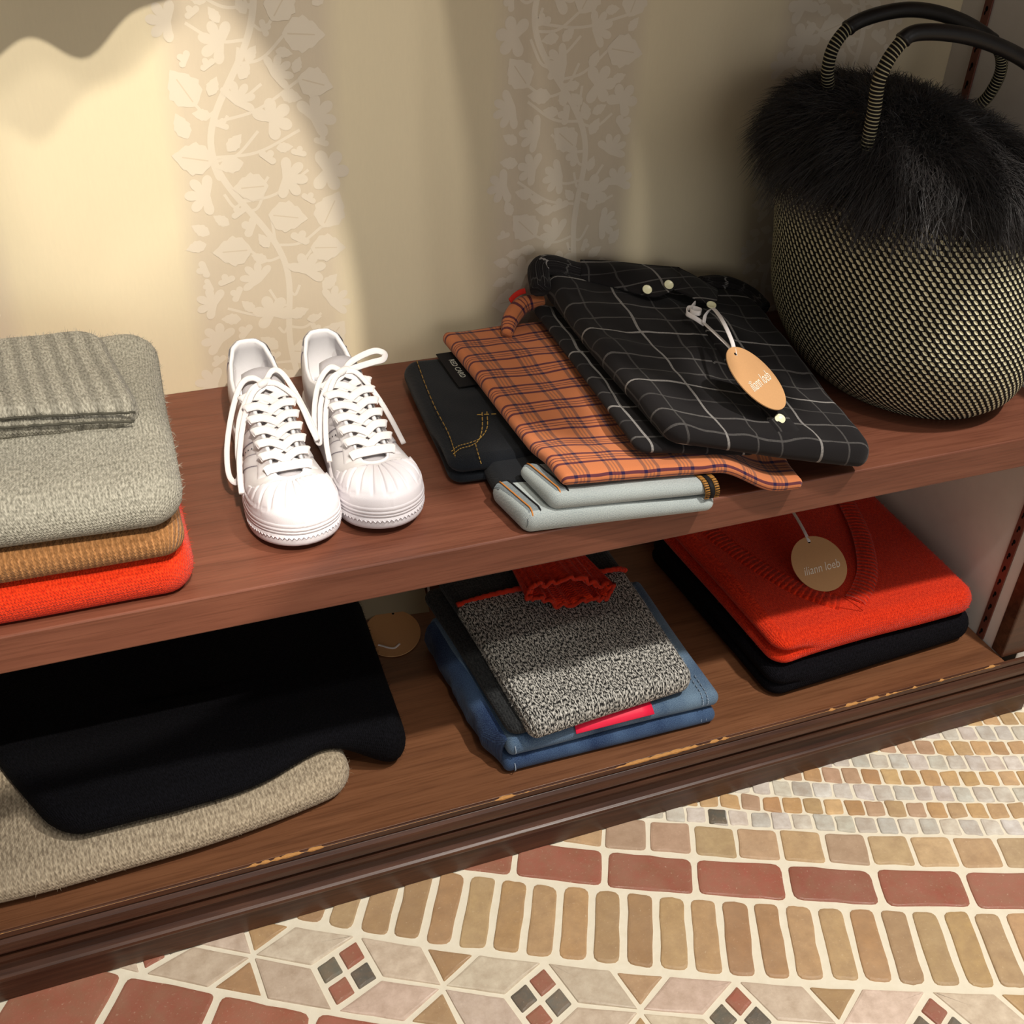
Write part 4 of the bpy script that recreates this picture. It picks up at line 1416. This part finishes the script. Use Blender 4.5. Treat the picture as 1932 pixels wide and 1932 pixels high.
    for sd in (1, -1):
        mb = MB(); nu, nv = 26, 8
        qa = np.linspace(.395, .700, nu)
        G = np.zeros((nu, nv, 3))
        for i, q in enumerate(qa):
            t0 = .66 - .10 * float(sstep(.55, .70, q)); t = np.linspace(t0, .995, nv)
            h = np.full(nv, .0014); h[0] = -.0004
            if i in (0, nu - 1): h[:] = -.0004
            G[i] = lift(np.full(nv, q), t, sd, h)
        mb.grid(G, None); mb.build('eyelet_stay', LEATHER2, root)
    for sd in (1, -1):
        for k, q0 in enumerate((.335, .435, .535)):
            mb = MB(); nu, nv = 60, 5
            G = np.zeros((nu, nv, 3)); E = [np.zeros((nu, 2, 3)), np.zeros((nu, 2, 3))]
            for i, tt in enumerate(np.linspace(.05, .70, nu)):
                zz = .0016 * (1 if (i % 2) else -1)
                qc = q0 + .085 * tt
                q = np.linspace(qc - .024 + zz, qc + .024 + zz, nv)
                h = np.full(nv, .0013); h[0] = h[-1] = .0006
                G[i] = lift(q, np.full(nv, tt), sd, h)
                E[0][i] = lift(np.array([qc - .0275 + zz, qc - .0235 + zz]), np.full(2, tt), sd, np.array([.0004, .0004]))
                E[1][i] = lift(np.array([qc + .0235 + zz, qc + .0275 + zz]), np.full(2, tt), sd, np.array([.0004, .0004]))
            mb.grid(G, None); mb.grid(E[0], None, mi=1); mb.grid(E[1], None, mi=1)
            mb.build('stripe', [LEATHER2, EDGE], root)
        for q0 in (.385, .485):
            mb = MB()
            for j in range(4):
                tt = .24 + .12 * j; qq = q0 + .085 * tt
                c = lift(np.array([qq]), np.array([tt]), sd, .0006)[0]; nn = nrm(np.array([qq]), np.array([tt]), sd)[0]
                M = frame(c, np.cross(nn, (0, 0, 1)), np.cross(nn, np.cross(nn, (0, 0, 1))))
                mb.prism([(.0009 * math.cos(a), .0009 * math.sin(a)) for a in np.linspace(0, 2 * math.pi, 9)[:-1]], -.0002, .0003, M)
            mb.build('perforation', HOLE, root)
    mb = MB(); G = []
    for q, sd in [(q, 1) for q in np.linspace(.11, 0, 12)] + [(q, -1) for q in np.linspace(0, .11, 12)[1:]]:
        t = np.linspace(.50, .985, 12); h = np.full(12, .0013); h[0] = -.0003
        if q > .105: h[:] = -.0003
        G.append(lift(np.full(12, q), t, sd, h))
    mb.grid(np.array(G), None); mb.build('heel_tab', LEATHER2, root)
    for sd in (1, -1):
        mb = MB()
        P = lift(np.linspace(.112, .124, 10), np.linspace(.48, .98, 10), sd, .0003)
        mb.tube(P, .0006, 5); mb.build('seam', EDGE, root)

    # --- tongue
    yt = np.array([.090, .104, .118, .132, .163, .194, .222, .234])
    zt_ = np.array([.1085, .1005, .0925, .0865, .0770, .0675, .0585, .0545])
    wt = np.array([.0210, .0245, .0240, .0215, .0200, .0190, .0185, .0150])
    Y = np.linspace(.090, .234, 26)
    G = []
    for y in Y:
        z = np.interp(y, yt, zt_); w = np.interp(y, yt, wt)
        u = np.linspace(-1, 1, 11)
        G.append(np.c_[u * w, np.full(11, y), z - .0035 - .006 * u ** 2 + .0008 * math.cos(y * 300)])
    mb = MB(); mb.shell(np.array(G), .004, (0, .45, .9))
    mb.build('tongue', TONGUE_M, root)

    # --- laces: straight bar at the toe end, then criss-cross
    mb = MB()
    yr = np.linspace(.2225, .1235, 7)
    zr = np.interp(yr, tp[7:12, 1], tp[7:12, 2])
    eyx = np.interp(yr, tp[7:12, 1], tp[7:12, 0]) + .0045
    def lace(P, s=None, w=.0090):
        P = crom(P, 8); T = np.gradient(P, axis=0)
        sd = np.cross(T, (0, .62, .78)); sd /= np.linalg.norm(sd, axis=1)[:, None] + 1e-9
        for i in range(1, len(sd)):
            if sd[i] @ sd[i - 1] < 0: sd[i] *= -1
        mb.ribbon(P, sd, w, .0016)
    y, z, x = yr[0], zr[0], eyx[0]
    lace([(-x - .002, y, z + .0005), (-x + .004, y, z + .0030), (0, y + .001, z + .0042), (x - .004, y, z + .0030), (x + .002, y, z + .0005)], w=.0100)
    for k in range(6):
        for sd in ((1, -1) if k % 2 else (-1, 1)):
            hi = .0012 if sd == (1 if k % 2 else -1) else 0
            x0, y0, z0 = eyx[k], yr[k], zr[k]; x1, y1, z1 = eyx[k + 1], yr[k + 1], zr[k + 1]
            lace([(-sd * x0 * .75, y0 - .003, z0 - .0015), (-sd * x0 * .35, y0 - .0060, z0 + .0022 - hi), (sd * .002, (y0 + y1) / 2 - .001, (z0 + z1) / 2 + .0038 + hi), (sd * x1 * .55, y1 + .0012, z1 + .0042), (sd * (x1 + .001), y1, z1 + .0030), (sd * (x1 + .0035), y1 - .001, z1 + .0006)], (0, 1, -.25))
    mb.build('lacing', LACE, root)
    mb = MB()
    ky, kz = .1165, .0965
    mb.tube(crom([(-.010, ky + .002, kz - .002), (-.004, ky - .002, kz + .003), (.004, ky + .002, kz + .003), (.010, ky - .001, kz - .002)], 6), [.0028] * 4 + [.0042] * 11 + [.0028] * 4, 8)
    lace([(-eyx[6], yr[6], zr[6] + .003), (-.008, ky + .004, kz - .002), (0, ky, kz + .001)])
    lace([(eyx[6], yr[6], zr[6] + .003), (.008, ky + .004, kz - .002), (0, ky, kz + .001)])
    for P, s, w in bow:
        P = crom(P, 10); T = np.gradient(P, axis=0)
        sd = np.cross(T, (0, .75, .66)); sd /= np.linalg.norm(sd, axis=1)[:, None] + 1e-9
        for i in range(1, len(sd)):
            if sd[i] @ sd[i - 1] < 0: sd[i] *= -1
        mb.ribbon(P, sd, w, .0016)
    mb.build('bow', LACE, root)
    return root


# viewed from the front the left hand shoe is the right foot: rotated half a turn, local +x points to the photo's left
bowL = [([(0, .116, .098), (.012, .110, .104), (.026, .112, .098), (.041, .128, .075), (.053, .150, .048), (.057, .172, .030), (.052, .184, .026), (.0455, .178, .034), (.043, .160, .050), (.034, .138, .074), (.016, .122, .096), (0, .117, .100)], (.5, 1, .3), .0062),
        ([(0, .117, .100), (.016, .126, .094), (.032, .148, .074), (.043, .172, .052), (.0485, .196, .038), (.0505, .212, .030)], (.3, 1, .4), .0062),
        ([(0, .116, .099), (-.012, .104, .106), (-.022, .110, .104), (-.033, .126, .085), (-.043, .150, .060), (-.044, .168, .052), (-.040, .158, .062), (-.032, .134, .084), (-.014, .120, .098), (0, .117, .100)], (-.4, 1, .3), .0062)]
bowR = [([(0, .116, .098), (-.012, .106, .103), (-.030, .097, .105), (-.046, .092, .105), (-.056, .094, .101), (-.052, .101, .098), (-.038, .106, .099), (-.018, .113, .100), (0, .117, .099)], (0, .75, .6), .0072),
        ([(0, .116, .098), (.014, .112, .104), (.030, .120, .092), (.041, .136, .070), (.047, .158, .050), (.045, .168, .047), (.041, .158, .058), (.033, .138, .080), (.016, .124, .097), (0, .118, .100)], (.5, 1, .3), .0062),
        ([(0, .117, .100), (.014, .126, .096), (.030, .148, .078), (.040, .178, .056), (.043, .200, .042)], (.4, 1, .4), .0060),
        ([(0, .117, .100), (-.014, .122, .098), (-.028, .142, .082), (-.038, .166, .063), (-.044, .196, .046)], (-.4, 1, .4), .0060)]
make_sneaker((.1355, 1.0295, SH + .0004), math.pi + R(0.3), 1, 'white leather sneaker with shell toe standing next to the grey sweater stack', bowL)
make_sneaker((.2070, 1.0315, SH + .0004), math.pi + R(1.6), -1, 'white leather sneaker with shell toe standing nearer to the dark jeans', bowR)

# ------------------------------------------------------------------ woven bag with fur top
bag = empty('bag', (.847, .914, SH), 'black and cream woven bucket bag with black fur top and two handles', 'bag')
m = NT('black_cream_weave', .85, .2)
uv = m.coord('UV'); x, y, _ = m.sep(uv)
NU, NR = 112, 58
jx = m.math('MULTIPLY', m.math('SUBTRACT', m.noise(m.mapping(uv, (40, 30, 1)), 1.0, 2), .5), .35)
row_ = m.math('FLOOR', m.math('MULTIPLY', y, NR))
a = m.math('ADD', m.math('ADD', m.math('MULTIPLY', x, NU), m.math('MULTIPLY', row_, .5)), jx)
fx = m.math('FRACT', a); fy = m.math('FRACT', m.math('MULTIPLY', y, NR))
dx = m.math('ABSOLUTE', m.math('SUBTRACT', m.math('ADD', fx, m.math('MULTIPLY', m.math('SUBTRACT', fy, .5), .35)), .5))
dy = m.math('ABSOLUTE', m.math('SUBTRACT', fy, .5))
d = m.math('POWER', m.math('ADD', m.math('POWER', m.math('DIVIDE', dx, .265), 3.0), m.math('POWER', m.math('DIVIDE', dy, .46), 3.0)), .333)
k = m.ramp(d, [(.82, (1, 1, 1)), (1.0, (0, 0, 0))])
nn = m.noise(m.mapping(uv, (NU * 1.2, NR * 1.3, 1)), 1.0, 2)
cream = m.mix(nn, srgb(168, 162, 122), srgb(234, 228, 198))
c = m.mix(k, (.006, .005, .004), cream)
m.col(c)
hh = m.math('SUBTRACT', 1.0, d)
m.bump(hh, .6, .002)
WEAVE = m.m
BLACK_LEATHER = plain('black_leather', (.008, .007, .007), .42, .45, .3, 120, .2)
mz = NT('striped_cord', .8, .2)
uv = mz.coord('UV'); x, y, _ = mz.sep(uv)
s_ = mz.math('SINE', mz.math('ADD', mz.math('MULTIPLY', y, 1900), mz.math('MULTIPLY', x, 2 * math.pi)))
mz.col(mz.mix(mz.ramp(s_, [(.45, (0, 0, 0)), (.6, (1, 1, 1))]), (.006, .005, .005), srgb(168, 160, 128)))
mz.bump(s_, .6, .0015)
CORD = mz.m
BZ = [0, .004, .027, .077, .14, .20, .235]
BR = [.100, .105, .124, .138, .1335, .127, .120]


def bag_c(dz): return np.array([.847 - .264 * dz, .914])


def bag_r(dz): return float(np.interp(dz, BZ, BR))


nz_, na_ = 90, 160
pr = crom(np.c_[BR, BZ], 14)
G = np.zeros((len(pr), na_, 3)); uvg = np.zeros((len(pr), na_, 2)); Lz = np.r_[0, np.cumsum(np.linalg.norm(np.diff(pr, axis=0), axis=1))]
for i, (r_, dz) in enumerate(pr):
    c = bag_c(dz)
    for j in range(na_):
        t = 2 * math.pi * j / (na_ - 1) + math.pi * .5
        G[i, j] = (c[0] + .96 * r_ * math.cos(t), c[1] + 1.136 * r_ * math.sin(t), SH + .0006 + dz)
        uvg[i, j] = (j / (na_ - 1), Lz[i] / .30)
mb = MB(); mb.grid(G, uvg)
mb.f.append(tuple(range(na_))); mb.mi.append(0)
child_at(mb.build('woven_body', WEAVE), bag)
# fur top: dome under a coat of long hairs
FURM = NT('black_fur', .55, .35, .1)
fn = FURM.noise(FURM.coord('Object'), 30, 2)
FURM.col(FURM.mix(fn, (.005, .0042, .0042), (.028, .023, .022))); FURM = FURM.m
fz = [.222, .228, .240, .258, .274, .286, .292, .295]
fr = [.120, .129, .134, .130, .114, .084, .042, .0]
prf = crom(np.c_[fr, fz], 6); prf[:, 0] = np.clip(prf[:, 0], 0, None)


def fur_pt(s, t):
    i = s * (len(prf) - 1); r_ = np.interp(i, np.arange(len(prf)), prf[:, 0]); dz = np.interp(i, np.arange(len(prf)), prf[:, 1])
    dz = dz + .020 * (r_ / .134) * np.cos(t - math.pi * .76) + .004
    return np.stack([.847 - .264 * .23 + .93 * r_ * np.cos(t), .914 + 1.08 * r_ * np.sin(t), SH + dz], -1)


S, Tt = np.meshgrid(np.linspace(0, 1, 24), np.linspace(0, 2 * math.pi, 49)[:-1], indexing='ij')
mb = MB(); mb.grid(fur_pt(S, Tt), None, cv=True)
NH = 42000
s = rng.uniform(0, 1, NH) ** .8; t = rng.uniform(0, 2 * math.pi, NH)
P = fur_pt(s, t); e = .004
ds = fur_pt(np.clip(s - e, 0, 1), t) - fur_pt(np.clip(s + e, 0, 1), t); dt = fur_pt(s, t + e) - fur_pt(s, t - e)
nr = np.cross(dt, ds); nr /= np.linalg.norm(nr, axis=1)[:, None] + 1e-9
out = P - np.array([.79, .914, SH + .24]); nr[(nr * out).sum(1) < 0] *= -1
dn = ds / (np.linalg.norm(ds, axis=1)[:, None] + 1e-9)
clump = np.array([[noise.noise(Vector((p[0] * 28, p[1] * 28, p[2] * 28 + k * 7))) for k in range(3)] for p in P])
dirv = nr * .55 + dn * .55 + clump * .9 + rng.normal(size=(NH, 3)) * .30
left = sstep(.74, .66, P[:, 0])[:, None]
dirv = dirv + left * np.array([-.5, 0, .15])
dirv /= np.linalg.norm(dirv, axis=1)[:, None]
Lh = (rng.uniform(.012, .034, NH) * (1 + .35 * left[:, 0]))[:, None]
sd = np.cross(dirv, rng.normal(size=(NH, 3))); sd /= np.linalg.norm(sd, axis=1)[:, None]
g = np.array([0, 0, -1.0])
segs = []
for q, w in ((0, .00034), (.35, .0003), (.7, .0002), (1, .00005)):
    c = P + dirv * Lh * q + g * Lh * .45 * q * q
    c[:, 0] = np.minimum(c[:, 0], XR - .003); c[:, 1] = np.minimum(c[:, 1], YW - .003)
    segs += [c - sd * w, c + sd * w]
VV = np.stack(segs, 1).reshape(-1, 3)
FF = []
for k in range(NH):
    b = 8 * k; FF += [(b, b + 1, b + 3, b + 2), (b + 2, b + 3, b + 5, b + 4), (b + 4, b + 5, b + 7, b + 6)]
mb.add(VV, FF)
child_at(mb.build('fur_top', FURM), bag)


def handle(pts, r_cord, r_grip, split):
    """arched handle: two striped cord ends and a black leather grip between them"""
    P = crom(pts, 14); L = np.r_[0, np.cumsum(np.linalg.norm(np.diff(P, axis=0), axis=1))]; L /= L[-1]
    i0 = int(np.searchsorted(L, split[0])); i1 = int(np.searchsorted(L, split[1]))
    for seg in (P[:i0 + 2], P[i1 - 1:]):
        mb = MB(); mb.tube(seg, r_cord, 12); child_at(mb.build('handle_cord', CORD), bag)
    mb = MB(); g = P[i0:i1 + 1]
    rr = np.full(len(g), r_grip); rr[:2] *= 1.06; rr[-2:] *= 1.06
    mb.tube(g, rr, 14); child_at(mb.build('handle_grip', BLACK_LEATHER), bag)


handle([(.735, .985, .690), (.722, .972, .715), (.708, .965, .745), (.712, .965, .770), (.735, .966, .788), (.790, .966, .796), (.850, .966, .785), (.905, .966, .760), (.925, .968, .735), (.925, .975, .705), (.915, .985, .685)], .0062, .0072, (.27, .76))
handle([(.690, .860, .700), (.688, .858, .735), (.686, .858, .765), (.697, .858, .790), (.716, .858, .802), (.775, .858, .796), (.840, .858, .775), (.885, .858, .748), (.905, .858, .720), (.905, .862, .700), (.895, .868, .685)], .0062, .0072, (.27, .78))

# ------------------------------------------------------------------ unseen rail and clothes, added to shade the wall and the bag
RAIL = plain('brass_rail', srgb(150, 120, 70), .35, .5, 0, 1, 0, .9)
mb = MB(); mb.tube([(-1.1, .84, 1.74), (XR - .001, .84, 1.74)], .0125, 16)
tag(mb.build('added_rail', RAIL), 'brass rail added out of view to carry the shading garments', 'rail')


def hanging(x, y0, y1, hem, th, mat, label, dx=0.0):
    root = empty('shade_garment', (x, .84, hem), label, 'garment', 0, 'unseen garments added to shade the wall and the bag')
    mb = MB(); G = []
    ym = (y0 + y1) / 2; hw = (y1 - y0) / 2
    for z, f, w in ((hem, 1.0, .9), (hem + .012, 1.0, 1.0), (hem + .15, .98, 1.0), (1.45, .97, 1.0), (1.58, 1.0, .9), (1.635, .86, .7), (1.665, .45, .6), (1.685, .2, .5)):
        ring = []
        for t in np.linspace(0, 2 * math.pi, 49)[:-1]:
            cy, sy = math.cos(t), math.sin(t)
            wv = 1 + .18 * math.sin(9 * t + x * 40) * (1 if z < 1.4 else .2)
            ring.append((x + dx * (1.7 - z) + th * w * wv * math.copysign(abs(sy) ** .7, sy), ym + hw * f * math.copysign(abs(cy) ** .6, cy), z + (.006 * math.sin(3 * t + x * 9) if z < 1.2 else 0)))
        G.append(ring)
    mb.grid(np.array(G), None, cv=True)
    n_ = 48
    for k in (0, len(G) - 1): mb.f.append(tuple(k * n_ + j for j in range(n_))); mb.mi.append(0)
    child_at(mb.build('cloth', mat), root)
    mb = MB()
    mb.tube(crom([(x, ym, 1.68), (x, ym, 1.715), (x, ym + .004, 1.728), (x, .84 - .016, 1.742), (x, .84, 1.7565), (x, .84 + .016, 1.742)], 6), .002, 6)
    child_at(mb.build('hanger_hook', RAIL), root)
    return root


HM = [plain('hanging_cloth_' + n_, c_, .9, .1, .1, 60) for n_, c_ in (('navy', (.02, .025, .05)), ('cream', srgb(214, 204, 184)), ('grey', srgb(120, 118, 114)), ('rust', srgb(150, 72, 40)))]
names = ('navy', 'cream', 'grey', 'rust')
ordn = ('first', 'second', 'third', 'fourth', 'fifth', 'sixth', 'seventh', 'eighth')
for k, x in enumerate(np.linspace(.355, .915, 8)):
    hanging(float(x), .60, 1.06, 1.005 + .012 * math.sin(k * 2.1), .024, HM[k % 4], names[k % 4] + ' unseen garment added for shade, ' + ordn[k] + ' from the bright patch of wall')

GROUPS = {'sweater': 'folded sweaters on the two shelves', 'jeans': 'folded jeans on the two shelves', 'shirt': 'folded checked shirts on the upper shelf', 'hang tag': 'oval kraft tags on ribbons'}
for o in COL.objects:
    if o.get('category') in GROUPS: o['group'] = GROUPS[o['category']]

# a scarf added unseen over the rail, hem shaped to shade the wall's bright patch
scf = empty('shade_scarf', (.06, .84, .98), 'rust scarf added out of view over the rail to shade the wall', 'shade_scarf')
mb = MB(); G = []
for t in np.linspace(-.03, .17, 30):
    hem = .978 + .050 * ((t - .02) / .12) ** 2 + .006 * math.sin(t * 90)
    w_ = .006 * math.sin(t * 70)
    col_ = [(t, .862 + w_ * (1 - k) , hem + (1.70 - hem) * k) for k in np.linspace(0, 1, 12)]
    col_ += [(t, .84 + .018 * math.cos(a), 1.74 + .018 * math.sin(a)) for a in np.linspace(.2, math.pi - .2, 8)]
    col_ += [(t, .818 - w_ * k, 1.70 - .52 * k) for k in np.linspace(0, 1, 8)]
    G.append(col_)
G = np.array(G)
mb.shell(G, .003, (0, .3, .1))
child_at(mb.build('cloth', HM[3]), scf)
